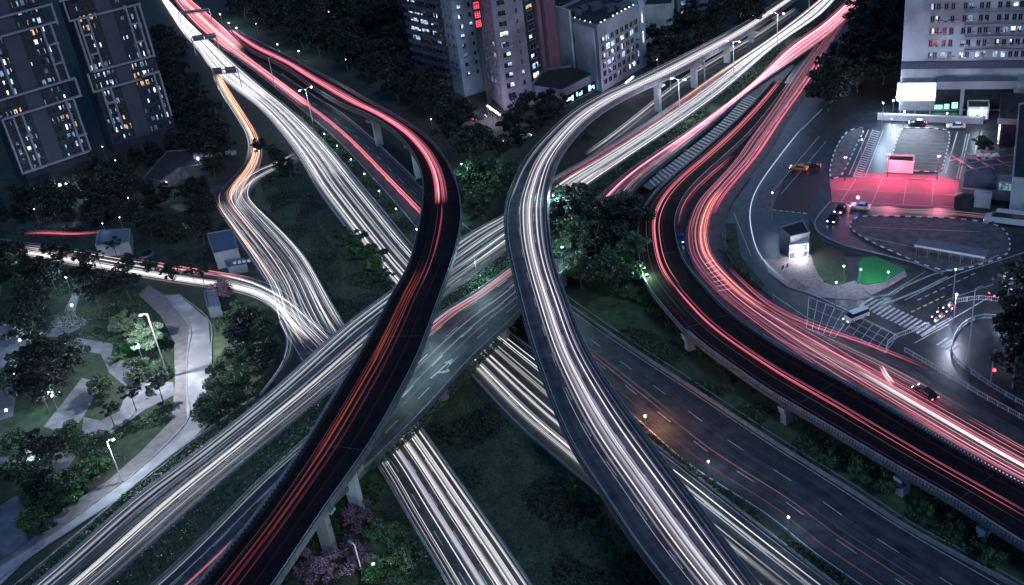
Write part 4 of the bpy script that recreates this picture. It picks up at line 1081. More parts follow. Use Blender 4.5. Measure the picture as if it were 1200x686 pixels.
T1 = [((0,20),(61,6)),((61,6),(67,28)),((0,42),(67,27)),((50,31),(69,96)),((62,29),(79,93)),((0,117),(88,93)),((88,93),(95,112)),((3,141),(95,112)),((3,141),(27,204)),((16,138),(38,200)),((27,135),(48,197)),((27,204),(104,177)),((79,118),(96,178)),((88,115),(104,176)),((56,54),(68,50)),((63,76),(74,73)),((91,160),(101,157)),((32,159),(36,158)),((0,69),(18,111)),((-60,150),(3,141)),((-45,60),(0,42)),((30,-8),(60,-16))]
tower('dark apartment tower at the left edge with mauve frames around its window bays', (30,206), (107,180), T1,
  [(44,12,1),(36,35,4),(54,33,1),(41,48,1),(58,45,1),(47,60,2),(72,53,1),(5,68,1),(13,78,1),(2,83,2),(4,96,1),(9,108,1),(58,93,2),(63,103,3),(76,112,1),(70,125,1),(84,122,2),(72,134,4),(75,145,1),(92,141,4),(32,172,1),(35,181,2),(80,163,2),(98,170,2),(15,130,4),(72,88,1),(29,12,3),(3,80,2)],
  [(0.03,0.07),(0.10,0.13),(0.16,0.21),(0.24,0.29),(0.315,0.345),(0.61,0.64),(0.67,0.72),(0.75,0.80),(0.83,0.86),(0.89,0.94)], [(0.37,0.59)])
T2 = [((74,2),(82,25)),((82,25),(164,5)),((88,24),(106,84)),((92,24),(111,84)),((103,21),(121,80)),((111,84),(180,66)),((148,9),(165,70)),((158,7),(175,67)),((164,5),(180,66)),((98,42),(109,40)),((107,65),(115,62)),((154,29),(163,27)),((160,50),(169,48)),((102,88),(111,108)),((111,108),(165,93)),((167,90),(186,84)),((186,84),(201,135)),((180,87),(195,136)),((131,103),(143,150)),((121,106),(134,152)),((70,2),(150,-18)),((125,122),(136,119))]
tower('dark apartment tower second from the left with mauve frames, nearer the white road', (133,170), (206,148), T2,
  [(99,24,4),(100,35,4),(109,58,2),(110,52,1),(147,46,1),(166,62,1),(160,85,4),(171,82,1),(165,104,4),(175,101,4),(180,102,1),(181,110,1),(115,90,1),(117,95,1),(127,95,1),(123,108,1),(132,139,1),(136,149,1),(134,145,2),(147,152,4),(193,126,2),(187,124,2),(156,75,1),(168,72,2),(147,2,1),(129,130,2)],
  [(0.03,0.07),(0.10,0.13),(0.16,0.21),(0.24,0.29),(0.315,0.345),(0.61,0.64),(0.67,0.72),(0.75,0.80),(0.83,0.86),(0.89,0.94)], [(0.37,0.59)])

# ---- cluster above the flyovers
def simple(name, label, pl, pr, depth, H, m, cols, fh, wh, z0=3, litp=0.15, lits=(), roofm='roof', hb=0, ac=0.2, side=None, mix=(3,3,2,2,1,1,4), mull=1, litside=0.12):
    f = Face(at(*pl, hb), at(*pr, hb)); root = block(name, label, back(f, depth), H, m, roofm); cnt = [0]
    facade(root, f, cols, z0, H-1, fh, wh, litp, lits, cnt=cnt, ac=ac, mix=mix, mull=mull)
    if side:
        s = Face(f.o - f.n*depth, f.o) if side == 'left' else Face(f.e, f.e - f.n*depth)
        facade(root, s, [(0.1,0.2),(0.35,0.45),(0.6,0.7),(0.8,0.9)], z0, H-1, fh, wh, litside, cnt=cnt, ac=ac, mix=mix)
    return root, f
# balconied block
r, f = simple('apartment_block', 'dark balconied apartment block with long bright strips near the top of the picture', (489,90), (530,102), 18, 58, 'darkwall', [(0.1,0.3),(0.4,0.6),(0.7,0.9)], 3.2, 1.7, litp=0.10, lits=[(490,22,1),(500,30,1),(488,33,1),(496,37,1),(505,13,5),(494,47,1),(509,43,1)], side='left', hb=2)
g = Face(Vector((0,0,0)), f.e-f.o); g.n = f.n
for k in range(18): b = MB(); g.slab(b, 0.3, f.w-0.3, 2.6+k*3.2, 3.7+k*3.2, 0.0, 1.3); b.build('balcony', 'panelwall', r)
b = MB()
for (x0, y0, x1, y1) in ((482,22,508,30),(482,33,497,37),(479,14,495,17)):
    a, c = f.px(x0, y0, 1.4), f.px(x1, y1, 1.4); z = (a[1]+c[1])/2; n0 = 9
    for k in range(n0):
        u = a[0]+(c[0]-a[0])*k/n0
        if k % 4 != 3: g.slab(b, u, u+(c[0]-a[0])/n0*0.8, z-0.25, z+0.25, 1.31, 1.38)
b.build('balcony_light', 'lit_w', r)
# blue grey tower
r, f = simple('apartment_tower', 'tall blue grey tower with one lit column of small windows', (545,114), (571,106), 16, 80, 'bluewall', [(0.2,0.36),(0.64,0.76)], 3.3, 1.5, z0=6, litp=0.1,
   lits=[(536,12,1),(538,21,5),(539,33,1),(540,43,1),(548,30,1),(534,2,1),(546,86,1),(537,57,2)], ac=0.4, side='left', hb=0, mull=0)
g = Face(Vector((0,0,0)), f.e-f.o); g.n = f.n; b = MB()
for u in (0.84, 0.97): g.slab(b, u*f.w, u*f.w+0.5, 2, 79, 0.003, 0.6)
g.slab(b, -0.4, f.w*0.7, 34, 34.8, 0.0, 1.2); b.build('facade_rib', 'bluewall', r)
b = MB(); g.slab(b, 0.87*f.w, 0.965*f.w, 3, 79, 0.004, 0.2); b.build('stair_glazing', 'glass', r)
# mauve tower
r, f = simple('apartment_tower', 'tall mauve tower beside the red vertical neon sign', (592,130), (626,122), 18, 80, 'purplewall', [(0.16,0.42),(0.72,0.80)], 3.4, 1.7, z0=3, litp=0.12,
   lits=[(590,42,5),(594,67,5),(597,81,1),(597,92,1),(597,104,1)], ac=0.2, side='left', hb=0, litside=0.25, mull=1)
# neon sign standing between the two towers
b0 = at(574, 122, 0); sg = empty('neon_sign', (b0.x, b0.y, 0), 'tall vertical red neon sign between the blue grey and the mauve tower', 'sign')
ff = Face(b0 - f.u*1.6, b0 + f.u*1.6); g = Face(-f.u*1.3, f.u*1.3); g.n = f.n
zt = 75; zb = ff.px(571, 31)[1]; b = MB(); g.slab(b, 0, 2.6, zb, zt, -0.5, 0); g.slab(b, 0.6, 2.0, 0, zb, -0.45, -0.05); b.build('sign_panel', 'darkmetal', sg)
b = MB(); z = zb+0.4; rnd = random.Random(3)
while z < zt-3:
    for k in range(4): g.slab(b, 0.4, 2.2, z+k*0.62, z+k*0.62+0.22, 0.02, 0.10) if rnd.random() < 0.8 else None
    for k in range(3): g.slab(b, 0.5+k*0.75, 0.68+k*0.75, z, z+2.1, 0.03, 0.12)
    z += 3.0
b.build('sign_character', 'neon_red', sg)
# pink ribbed tower
r, f = simple('apartment_tower', 'dark tower with pink ribs between the mauve tower and the office block', (624,110), (656,92), 18, 80, 'darkwall', [(0.10,0.30)], 3.3, 1.8, z0=4, litp=0.22, lits=[(628,41,5),(631,68,5),(622,82,1),(624,94,5),(624,102,5)], ac=0.3)
g = Face(Vector((0,0,0)), f.e-f.o); g.n = f.n; b = MB()
g.slab(b, 0.40*f.w, 0.52*f.w, 0, 79, 0.003, 0.9); g.slab(b, 0.62*f.w, f.w, 0, 79, 0.003, 1.2); b.build('pink_rib', 'pinkwall', r)
# office block with the pale end walls
cb = (706,108); P0 = at(*cb, 0); Hh = height_at(cb, 33)
fr = Face(P0, at(752, 80, 0)); fl = Face(at(654, 88, 0), P0)
q = fl.o; pts = [q, P0, fr.e, fr.e + (q-P0)]
r = block('office_block', 'grey office block with rows of lit windows and pale end walls above the pale flyover', pts, Hh, 'greywall', par=1.0)
cnt = [0]
facade(r, fr, [(0.05+0.118*k, 0.05+0.118*k+0.08) for k in range(8)], 1.5, Hh-1, (Hh-2)/7, 1.9, 0.25,
   [(701,42,5),(708,41,5),(713,38,1),(720,33,5),(730,28,5),(737,23,5),(712,50,5),(720,46,1),(731,40,5),(738,35,1),(719,58,5),(729,52,1),(704,66,5),(714,73,1),(722,68,5),(730,62,1),(706,78,1),(715,80,1)], cnt=cnt, mix=(3,2,1,1,5), ac=0.1)
g = Face(fl.o-q, fl.e-q); g.n = fl.n; b = MB(); g.slab(b, 0.0, g.w*0.45, 0, Hh+3.5, 0.003, 0.8); g.slab(b, g.w*0.5, g.w*0.93, 0, Hh-0.5, 0.003, 0.35); b.build('pale_wall_panel', 'palewall', r)
facade(r, fl, [(0.455,0.49)], 12, Hh-3, 5.5, 2.2, 0.0, cnt=cnt, ac=0, mull=0)
gr = Face(fr.o-q, fr.e-q); gr.n = fr.n; b = MB(); gr.slab(b, gr.w, gr.w+3.0, 0, Hh+4, -6, 0.5); b.build('stair_tower', 'bluewall', r)
b = MB()
for zz in (Hh-2, Hh-9): gr.slab(b, gr.w+1.2, gr.w+1.6, zz-4, zz, 0.52, 0.62)
b.build('stair_light', 'lit_hot', r)
b = MB()
for k in range(9):
    if k in (2,): continue
    c = gr.P(gr.w*(0.1+0.1*k), Hh+1.1, -0.2); b.ball(tuple(c), 0.32, 0, 6)
for k in range(4): c = g.P(g.w*(0.52+0.11*k), Hh+1.1, -0.2); b.ball(tuple(c), 0.25, 0, 6)
b.build('roof_edge_lamp', 'lit_hot', r)
b = MB(); cx = (pts[0]+pts[2])/2 - q
for k in range(6): b.box((cx.x+random.uniform(-9,9), cx.y+random.uniform(-6,6), Hh+1), (random.uniform(2,5), random.uniform(2,4), random.uniform(1.5,2.6)), 0.5)
b.build('roof_plant_room', 'concrete_dark', r)
# podium with the dark flat roof and lit shop front
pd = [at(624,120,0), at(661,126,0), at(704,103,0), at(703,92,0), at(640,100,0)]; hp = height_at((661,126), 108)
r = block('podium_building', 'low podium with black flat roof and cyan lit shop front below the pink ribbed tower', pd, hp, 'greywall', par=0.8)
f = Face(pd[1], pd[2]); g = Face(pd[1]-pd[0], pd[2]-pd[0]); g.n = f.n; b = MB(); g.slab(b, 1, g.w-1, 0.4, 3.4, 0.003, 0.12); b.build('shop_front', 'glass', r)
b = MB()
for k in range(13):
    if random.random() < 0.75: u = 1.5+k*(g.w-3)/13; g.slab(b, u, u+random.uniform(0.5,1.9), random.uniform(.6,1.6), random.uniform(2.0,3.3), 0.125, 0.18)
b.build('shop_light', 'shopglow', r)
# violet tube over the far entrance, and one on the square below the blue tower
for lab, p, q2, hz in (('bright violet light tube along the street front of the office block', (733,98), (742,90), 3.2), ('violet light tube on the small square below the blue grey tower', (571,124), (586,135), 3.0)):
    a, c = at(*p, hz), at(*q2, hz); t = empty('light_tube', (a.x, a.y, 0), lab, 'light tube'); o = Vector((a.x, a.y, 0))
    b = MB(); b.bar(a-o, c-o, 0.5, 0.35); b.build('tube', 'neon_violet', t)
    b = MB(); b.bar((0,0,0), (a-o), 0.15); b.bar(Vector((c.x-o.x, c.y-o.y, 0)), c-o, 0.15); b.build('post', 'metal', t)
    l = bpy.data.lights.new('tube_light', 'POINT'); l.energy = 1500; l.color = (0.85, 0.65, 1); l.shadow_soft_size = 0.5; lo = bpy.data.objects.new('tube_light', l); C.objects.link(lo); lo.parent = t; lo.location = (a+c)/2 - o + Vector((0,0,0.6)) + Vector((0,-1,0))
# back rows of buildings near the top edge
simple('apartment_block', 'pale low block with a dark corner pipe beyond the office block', (757,52), (789,50), 14, height_at((757,52), 9), 'palewall', [(0.84,0.90)], 5, 2, litp=0.2, ac=0)
simple('apartment_block', 'grey block behind the trees at the top right of centre', (795,30), (830,18), 14, 26, 'greywall', [(0.1,0.25),(0.4,0.55),(0.7,0.85)], 3.3, 1.6, litp=0.15)
simple('apartment_block', 'dark distant block at the top left of the wood with scattered lights', (368,22), (420,24), 16, 22, 'darkwall', [(0.05+0.16*k, 0.13+0.16*k) for k in range(6)], 3.3, 1.6, litp=0.25)
simple('apartment_block', 'dark distant block at the top of the wood next to the balconied block', (425,18), (470,26), 16, 24, 'darkwall', [(0.05+0.16*k, 0.13+0.16*k) for k in range(6)], 3.3, 1.6, litp=0.22)
simple('apartment_block', 'dark block between the office block and the pale low block, top of the picture', (700,12), (748,2), 14, 30, 'darkwall', [(0.05+0.16*k, 0.13+0.16*k) for k in range(6)], 3.3, 1.6, litp=0.15)
simple('apartment_block', 'dark block behind the ribbed tower with a lit roof edge', (655,30), (690,26), 14, 30, 'darkwall', [(0.1,0.3),(0.5,0.7)], 3.3, 1.6, litp=0.15)

# ---- office block on the right with the lit billboard
fR = Face(at(1053, 130, 0), at(1290, 130, 0)); fz = lambda y, x=1100: fR.px(x, y)[1]
r = block('office_block', 'wide pale office block on the right with lit windows above a bright blank billboard', back(fR, 26), 95, 'palewall')
g = Face(Vector((0,0,0)), fR.e-fR.o); g.n = fR.n
us = [fR.px(x, 40)[0]/fR.w for x in (1089,1095,1104,1112,1126,1133,1145,1152,1166,1175,1184,1191,1199)]
fhR = (fz(8)-fz(65))/4; z00 = fz(65) - fhR*0.5
facade(r, fR, [(u, u+0.021) for u in us]+[(us[-1]+0.03*k, us[-1]+0.03*k+0.022) for k in range(1, 4)], z00, 94, fhR, fhR*0.5, 0.12,
  [(1096,8,1),(1187,7,5),(1192,7,5),(1094,37,5),(1183,37,5),(1191,37,5),(1197,37,1),(1166,52,5),(1181,50,5),(1187,50,1),(1096,22,1),(1091,66,1),(1106,66,1),(1127,65,1),(1140,66,5),(1146,66,5),(1153,66,1),(1162,66,1),(1179,66,1),(1104,23,3)], ac=0.5, mix=(3,2,1))
b = MB()
for y in (16, 30, 44, 59): g.slab(b, fR.px(1130,y)[0], fR.w-1, fz(y)-0.25, fz(y)+0.25, 0.0, 0.9)
b.build('floor_ledge', 'greywall', r)
b = MB(); zb1, zb0 = fz(72), fz(80); g.slab(b, 0.02, fR.w-0.1, zb0, zb1, 0.003, 0.6); b.build('dark_band', 'panelwall', r)
b = MB(); g.slab(b, fR.px(1098,90)[0], fR.px(1192,90)[0], fz(99), fz(90), 0.5, 4.2); g.slab(b, fR.px(1126,100)[0], fR.px(1130,100)[0], 0, fz(99), 2.5, 4.0); b.build('entrance_canopy', 'greywall', r)
b = MB(); g.slab(b, fR.px(1097,105)[0], fR.px(1188,105)[0], 0.5, fz(99), 0.003, 0.1); b.build('lobby_glazing', 'glass', r)
b = MB()
for x0, x1, y0, y1, in ((1095,1104,123,129),(1106,1112,122,128),(1115,1122,120,127)): b = MB(); g.slab(b, fR.px(x0,y1)[0], fR.px(x1,y1)[0], max(.6, fz(y1)), max(1.5, fz(y0)), 0.11, 0.16); b.build('shop_light', 'greenglow', r)
# billboard on legs in front of the block
zbt, zbb = fR.px(1052,98,3.0)[1], fR.px(1052,118,3.0)[1]; ub0, ub1 = fR.px(1052,108,3.0)[0], fR.px(1096,108,3.0)[0]
o = fR.o + fR.n*3; bb = empty('billboard', (o.x, o.y, 0), 'brightly lit blank white billboard at the foot of the right office block', 'billboard')
h = Face(Vector((0,0,0)), fR.e-fR.o); h.n = fR.n; b = MB(); h.slab(b, ub0, ub1, zbb, zbt, 0.0, 0.08); b.build('lit_face', 'screen', bb)
b = MB(); h.slab(b, ub0-0.3, ub1+0.3, zbb-0.3, zbt+0.3, -0.5, -0.01)
for u in (0.1, 0.5, 0.9): h.slab(b, ub0+(ub1-ub0)*u-0.15, ub0+(ub1-ub0)*u+0.15, 0, zbb-0.3, -0.4, -0.1)
b.build('frame', 'metal', bb)
l = bpy.data.lights.new('billboard_light', 'AREA'); l.shape = 'RECTANGLE'; l.size = ub1-ub0; l.size_y = zbt-zbb; l.energy = 1600; l.color = (0.7, 0.82, 1.0)
lo = bpy.data.objects.new('billboard_light', l); C.objects.link(lo); lo.parent = bb; lo.location = h.P((ub0+ub1)/2, (zbt+zbb)/2, 0.2); lo.rotation_euler = (h.n).to_track_quat('-Z', 'Z').to_euler()
# lit gatehouse right of the lobby
def box_thing(name, label, cat, px, Hh, m, roofm='roof', par=0.25):
    return block(name, label, [at(x, y, 0) for x, y in px], Hh, m, roofm, cat, par)
r = box_thing('gatehouse', 'small white lit gatehouse between the bus station and the office block', 'gatehouse', [(1133,139),(1158,139),(1157,131),(1133,131)], 3.2, 'palewall')
f = Face(at(1133,139), at(1158,139)); g = Face(Vector((0,0,0)), f.e-f.o); g.n = f.n; b = MB(); g.slab(b, 0.5, g.w-0.5, 0.8, 2.7, 0.003, 0.1); b.build('window', 'lit_hot', r)
r = box_thing('boundary_wall', 'long white boundary wall north of the bus station', 'wall', [(1028,141),(1152,146),(1152,144),(1028,139)], 1.8, 'palewall', 'palewall', 0)
r = box_thing('low_building', 'low building with a grey roof edge and a vertical light tube at the right edge', 'building', [(1168,170),(1240,174),(1240,140),(1170,138)], 7, 'darkwall')
f = Face(at(1168,170), at(1240,174)); g = Face(Vector((0,0,0)), f.e-f.o); g.n = f.n
b = MB(); g.slab(b, 0.05, 0.45, 0.4, 6.8, 0.005, 0.3); b.build('light_tube', 'lit_hot', r); b = MB(); g.slab(b, -0.5, g.w, 6.2, 7.6, 0.31, 0.9); b.build('fascia', 'concrete', r)
r = box_thing('pale_building', 'pale green grey building cut by the right edge of the picture', 'building', [(1182,250),(1240,255),(1240,150),(1190,160)], 9, 'palewall')
r = box_thing('bus_depot_roof', 'blue sheet roof of the open depot at the right end of the red bus bay', 'canopy', [(1128,226),(1166,228),(1168,207),(1132,206)], 4.2, 'roofblue', 'roofblue')
b = MB()
for k in range(3): b.box((3.0+k*4.0, 7.2, 4.6), (0.25, 12, 0.35), 0.15)
for k in range(3): b.box((8, 3+k*3.6, 4.7), (15, 0.25, 0.3), 0.1)
b.build('roof_rib', 'concrete', r)
for k in range(3): 
    p = at(1141+k*9, 204, 0); t = empty('roof_vent', (p.x, p.y, 0), ['left','middle','right'][k]+' one of three pale curved vent hoods behind the blue sheet roof', 'vent'); b = MB(); b.tube([(0,0,0),(0,0,4.2),(0.5,0,5.0),(1.4,0,5.1),(2.0,0,4.4)], 0.45, 8); b.build('duct', 'whitemetal', t)
r = box_thing('site_office', 'white ribbed cabin right of the blue sheet roof', 'cabin', [(1167,226),(1191,228),(1191,221),(1167,219)], 3.0, 'whitemetal', 'whitemetal')
f = Face(at(1167,226), at(1191,228)); g = Face(Vector((0,0,0)), f.e-f.o); g.n = f.n; b = MB()
for k in range(6): g.slab(b, 0.5+k*g.w/6, 0.5+k*g.w/6+g.w/9, 0.5, 2.6, 0.003, 0.12)
b.build('window', 'lit_c', r)
r = box_thing('site_office', 'small white lit cabin below the depot beside the black tank', 'cabin', [(1141,243),(1160,245),(1160,238),(1142,236)], 2.8, 'palewall', 'palewall')
r = box_thing('boundary_wall', 'grey wall below the blue sheet roof', 'wall', [(1126,231),(1200,238),(1200,235),(1126,229)], 2.2, 'concrete', 'concrete', 0)
# black round tank
p = at(1128, 243, 0); t = empty('water_tank', (p.x, p.y, 0), 'black round tank at the right end of the red bus bay', 'tank'); b = MB(); b.tube([(0,0,0),(0,0,3.0)], 2.0, 18); b.build('shell', 'parapet_dark', t)
b = MB(); b.tube([(0,0,3.0),(0,0,3.3),(0,0,3.6)], [2.08,1.6,0.3], 18); b.build('lid', 'darkmetal', t)
# white booth on the parking island
r = box_thing('ticket_booth', 'open topped white booth on the parking island, lit pink', 'booth', [(1039,202),(1070,204),(1070,196),(1042,195)], 3.0, 'whitemetal', 'roof', 0.5)
# glazed underground entrance
r = box_thing('lift_shaft', 'grey concrete shaft behind the lit glass entrance by the junction', 'building', [(914,292),(926,303),(948,298),(940,284)], 5.5, 'greywall')
p = [at(925,305,0), at(947,302,0), at(944,294,0), at(926,297,0)]
kk = empty('glass_entrance', (p[0].x, p[0].y, 0), 'brightly lit glass kiosk entrance on the pink pavement', 'kiosk'); q0 = p[0]; b = MB(); q = [v-q0 for v in p]
for a in q: b.bar(a, a+Vector((0,0,3.6)), 0.16)
for a, c in zip(q, q[1:]+q[:1]):
    for z in (0.2, 1.9, 3.6): b.bar(a+Vector((0,0,z)), c+Vector((0,0,z)), 0.14)
    for t in (0.33, 0.66): m_ = a.lerp(c, t); b.bar(m_, m_+Vector((0,0,3.6)), 0.08)
b.build('frame', 'whitemetal', kk); b = MB(); b.poly([v+Vector((0,0,3.75)) for v in q], h=0.12); b.build('roof', 'whitemetal', kk)
b = MB(); cen = sum(q, Vector())/4
b.box((cen.x, cen.y, 1.3), (2.4, 1.2, 2.2), 0.2); b.build('lit_interior', 'lit_hot', kk)
l = bpy.data.lights.new('kiosk_light', 'POINT'); l.energy = 900; l.color = (0.85, 0.95, 1); l.shadow_soft_size = 0.4; lo = bpy.data.objects.new('kiosk_light', l); C.objects.link(lo); lo.parent = kk; lo.location = q[0].lerp(q[1], 0.5)*1.0 + Vector((0,-1.2,2.8))
# bus shelter
f = Face(at(1074,299,0), at(1152,313,0)); sh = empty('bus_shelter', tuple(f.o), 'long blue grey bus shelter on the lower side of the oval island', 'shelter'); g = Face(Vector((0,0,0)), f.e-f.o); g.n = f.n
b = MB(); g.slab(b, -0.3, g.w+0.3, 2.7, 2.95, -2.6, 0.9); b.build('roof', 'roofblue', sh); b = MB(); g.slab(b, -0.35, g.w+0.35, 2.6, 3.05, 0.91, 1.1); b.build('fascia', 'whitemetal', sh); b = MB(); g.slab(b, 0, g.w, 0.5, 2.4, -1.6, -1.5); b.build('back_panel', 'roofblue', sh)
for k in range(7):
    for q0, q1 in ((-1.5, -1.38), (0.2, 0.32)): b = MB(); g.slab(b, k*g.w/6-0.06, k*g.w/6+0.06, 0, 2.7, q0, q1); b.build('post', 'metal', sh)
# small buildings on the left
r = box_thing('small_building', 'small square building with a blue grey roof between the street and the ramp', 'building', [(256,316),(284,310),(277,287),(248,292)], 4.5, 'greywall', 'roofblue', 0.3)
r = box_thing('pump_house', 'low blue grey pump house with roof boxes beside the street', 'building', [(270,322),(292,319),(288,312),(266,315)], 2.2, 'roofblue', 'roofblue', 0.2)
b = MB()
for k in range(4): b.box((1.5+k*1.2, 1.5, 2.5), (0.8, 0.8, 0.5), 0.2)
b.build('roof_box', 'whitemetal', r)
r = box_thing('street_kiosk', 'narrow blue kiosk with a white panel next to the mauve leafed tree', 'kiosk', [(247,373),(262,371),(256,352),(243,354)], 2.8, 'roofblue', 'roofblue')
r = box_thing('shed', 'grey shed with a long roof left of the street above the trees', 'building', [(117,302),(156,298),(157,282),(120,284)], 3.5, 'greywall', 'roofblue')
# long low hall roof with ragged floodlit edge
r = box_thing('market_hall', 'dark low hall with a floodlit angled edge near the left towers', 'building', [(172,222),(192,226),(214,210),(248,206),(236,188),(200,190)], 3.6, 'concrete_dark', 'roof', 0.4)
for k in range(7): b = MB(); b.box((14+k*2.1, random.uniform(9,12.5), 4.1), (random.uniform(1,2), random.uniform(1,2.6), random.uniform(0.8,1.6)), 0.2*random.random()); b.build('roof_equipment', 'concrete', r)
l = bpy.data.lights.new('hall_light', 'POINT'); l.energy = 450; l.color = (0.85,0.93,1); l.shadow_soft_size = 0.5; lo = bpy.data.objects.new('hall_light', l); C.objects.link(lo); lo.parent = r; lo.location = at(240,204,0) - at(172,222,0) + Vector((0,-2,6.5))
# round pond
p = at(171,299,0); t = empty('round_basin', (p.x,p.y,0), 'small round dark basin on the verge above the street', 'basin'); b = MB(); b.tube([(0,0,0.1),(0,0,0.6)], [2.4,2.3], 20); b.build('rim', 'concrete_dark', t); b = MB(); b.tube([(0,0,0.6),(0,0,0.66)], 1.9, 20); b.build('water', 'glass', t)

# ================================================================== STREET LAMPS AND GANTRIES
def lamp_light(root, loc, e, col, r=0.2):
    l = bpy.data.lights.new('lamp_light', 'POINT'); l.energy = e; l.color = col; l.shadow_soft_size = r
    lo = bpy.data.objects.new('lamp_light', l); C.objects.link(lo); lo.parent = root; lo.location = loc
def tall_lamp(label, base, h, arms, e=2500, col=(0.75, 0.9, 1.0), hb=0.0, on=True, ang=0.0, group=None, armlen=1.8):
    p = at(base[0], base[1], hb); root = empty('street_lamp', tuple(p), label, 'street lamp', group)
    b = MB(); b.tube([(0,0,0),(0,0,h*0.5),(0,0,h)], [0.16,0.12,0.08], 8); b.build('pole', 'whitemetal', root)
    b = MB(); b.tube([(0,0,0),(0,0,0.5)], [0.28,0.22], 8); b.build('base', 'concrete', root)
    for k in range(arms):
        a = ang + math.pi*k; d = Vector((math.cos(a), math.sin(a), 0)); b = MB(); b.tube([(0,0,h-0.4), d*armlen*0.5+Vector((0,0,h)), d*armlen+Vector((0,0,h+0.1))], 0.06, 6); b.build('arm', 'whitemetal', root)
        b = MB(); c = d*(armlen+0.4)+Vector((0,0,h+0.1)); b.box(tuple(c), (1.0,0.4,0.18), a); hd = b.build('lamp_head', 'metal', root)
        b = MB(); b.ball(tuple(c-Vector((0,0,0.12))), 0.36 if on else 0.15, 0, 8, 0.6); b.build('lamp_glass', 'lamp' if on else 'metal', hd)
        if on: lamp_light(root, tuple(c-Vector((0,0,0.7))), e/arms, col)
    return root
def post_lamp(label, head, h, e=350, col=(0.62, 0.84, 1.0), m='lamp', r=0.26, group=None):
    p = at(head[0], head[1], h); root = empty('park_lamp', (p.x, p.y, 0), label, 'park lamp', group)
    b = MB(); b.tube([(0,0,0),(0,0,h-0.3)], [0.09,0.06], 7); b.build('post', 'metal', root)
    b = MB(); b.ball((0,0,h), r, 0, 8); b.build('globe', m, root); b = MB(); b.tube([(0,0,h+r*0.9),(0,0,h+r*0.9+0.08)], [r*0.9, r*0.3], 8); b.build('cap', 'metal', root)
    if e: lamp_light(root, (0,0,h+r+0.45), e, col, 0.25)
angA = math.atan2((at(860,90)-at(797,139)).y, (at(860,90)-at(797,139)).x) + math.pi/2
tall_lamp('double armed lamp on the white trail corridor nearest the pale flyover', (797,139), 12.5, 2, 4500, hb=hA(797), ang=angA)
tall_lamp('double armed lamp in the middle of the three on the upper right corridor', (860,90), 12, 2, 3200, hb=hA(860), ang=angA)
tall_lamp('double armed lamp farthest up the corridor towards the top right', (911,55), 12, 2, 2600, hb=hA(911), ang=angA)
tall_lamp('unlit lamp post in the top part of the red trail corridor', (948,20), 12, 1, 0, hb=.4, on=False, ang=angA)
tall_lamp('lamp post in the hedge between white and red roads, upper left', (367,145), 12.5, 2, 2600, ang=0.6)
tall_lamp('lamp post at the top left beside the rising dark flyover', (323,104), 12, 1, 0, ang=0.6, on=False)
tall_lamp('tall white park mast leaning over the floodlit tree', (198,443), 16.5, 1, 19000, col=(0.85,0.93,1.0), ang=3.4, armlen=0.9)
tall_lamp('white lamp mast standing at the edge of the promenade, lower left', (144,566), 10, 1, 3000, ang=0.2, armlen=0.8)
tall_lamp('very tall slim mast beside the junction fence on the right', (1133,430), 17, 1, 0, ang=0.2, on=False, armlen=0.6)
tall_lamp('slim pole rising behind the purple blossom tree', (427,682), 8, 1, 0, ang=2.4, on=False, armlen=0.5)
tall_lamp('slim pole under the corridor bridge above the purple tree', (425,592), 5, 1, 0, ang=2.4, on=False, armlen=0.5)
PL = [((18,312),4.5,'park lamp at the far left under the street'),((77,325),4,'park lamp at the upper end of the narrow rising path'),((84,358),4,'park lamp halfway down the narrow rising path'),((75,402),4,'park lamp at the paved crossing, lower one'),((23,399),4,'park lamp left of the pale lit trunk'),((17,437),4,'park lamp below the left blue plaza'),((61,464),4,'park lamp in the wood left of the paved strip'),((7,481),4,'park lamp at the left edge of the park'),((36,542),4.5,'brightest park lamp, in the lower left wood'),((162,407),4,'park lamp just left of the floodlit tree'),((78,216),6,'starry bright lamp under the left tower'),((70,217),5,'small pinkish lamp close to the starry bright lamp')]
for h_, z, lab in PL: post_lamp(lab, h_, z, {0:600, 8:1700, 10:1400}.get(PL.index((h_, z, lab)), 950), r=0.36 if z > 4.4 else 0.27)
for i, (x, y) in enumerate([(395,171),(411,187),(427,204),(444,224),(464,245),(488,269),(380,157)]):
    post_lamp('small white lamp in the hedge between the upper white and red roads', (x, y), 2.2, 130, r=0.16, group='small lamps in the upper hedge')
post_lamp('glowing orange lamp at the edge of the lower red trail road', (756,488), 3.0, 1500, (1.0,0.42,0.2), 'lamp_warm', 0.24)
post_lamp('white lamp in the lower hedge, second from the orange lamp', (830,541), 3.2, 260, r=0.18)
post_lamp('white lamp in the lower hedge, farthest from the orange lamp', (924,606), 3.2, 260, r=0.18)
for (x, y), lab in (((1009,316),'blue white lamp on the green turf by the junction, left one'),((1041,319),'white lamp on the green turf by the junction, right one'),((989,312),'pale post lamp on the rough lawn beside the glass entrance')): post_lamp(lab, (x, y), 3.6, 220, r=0.18)
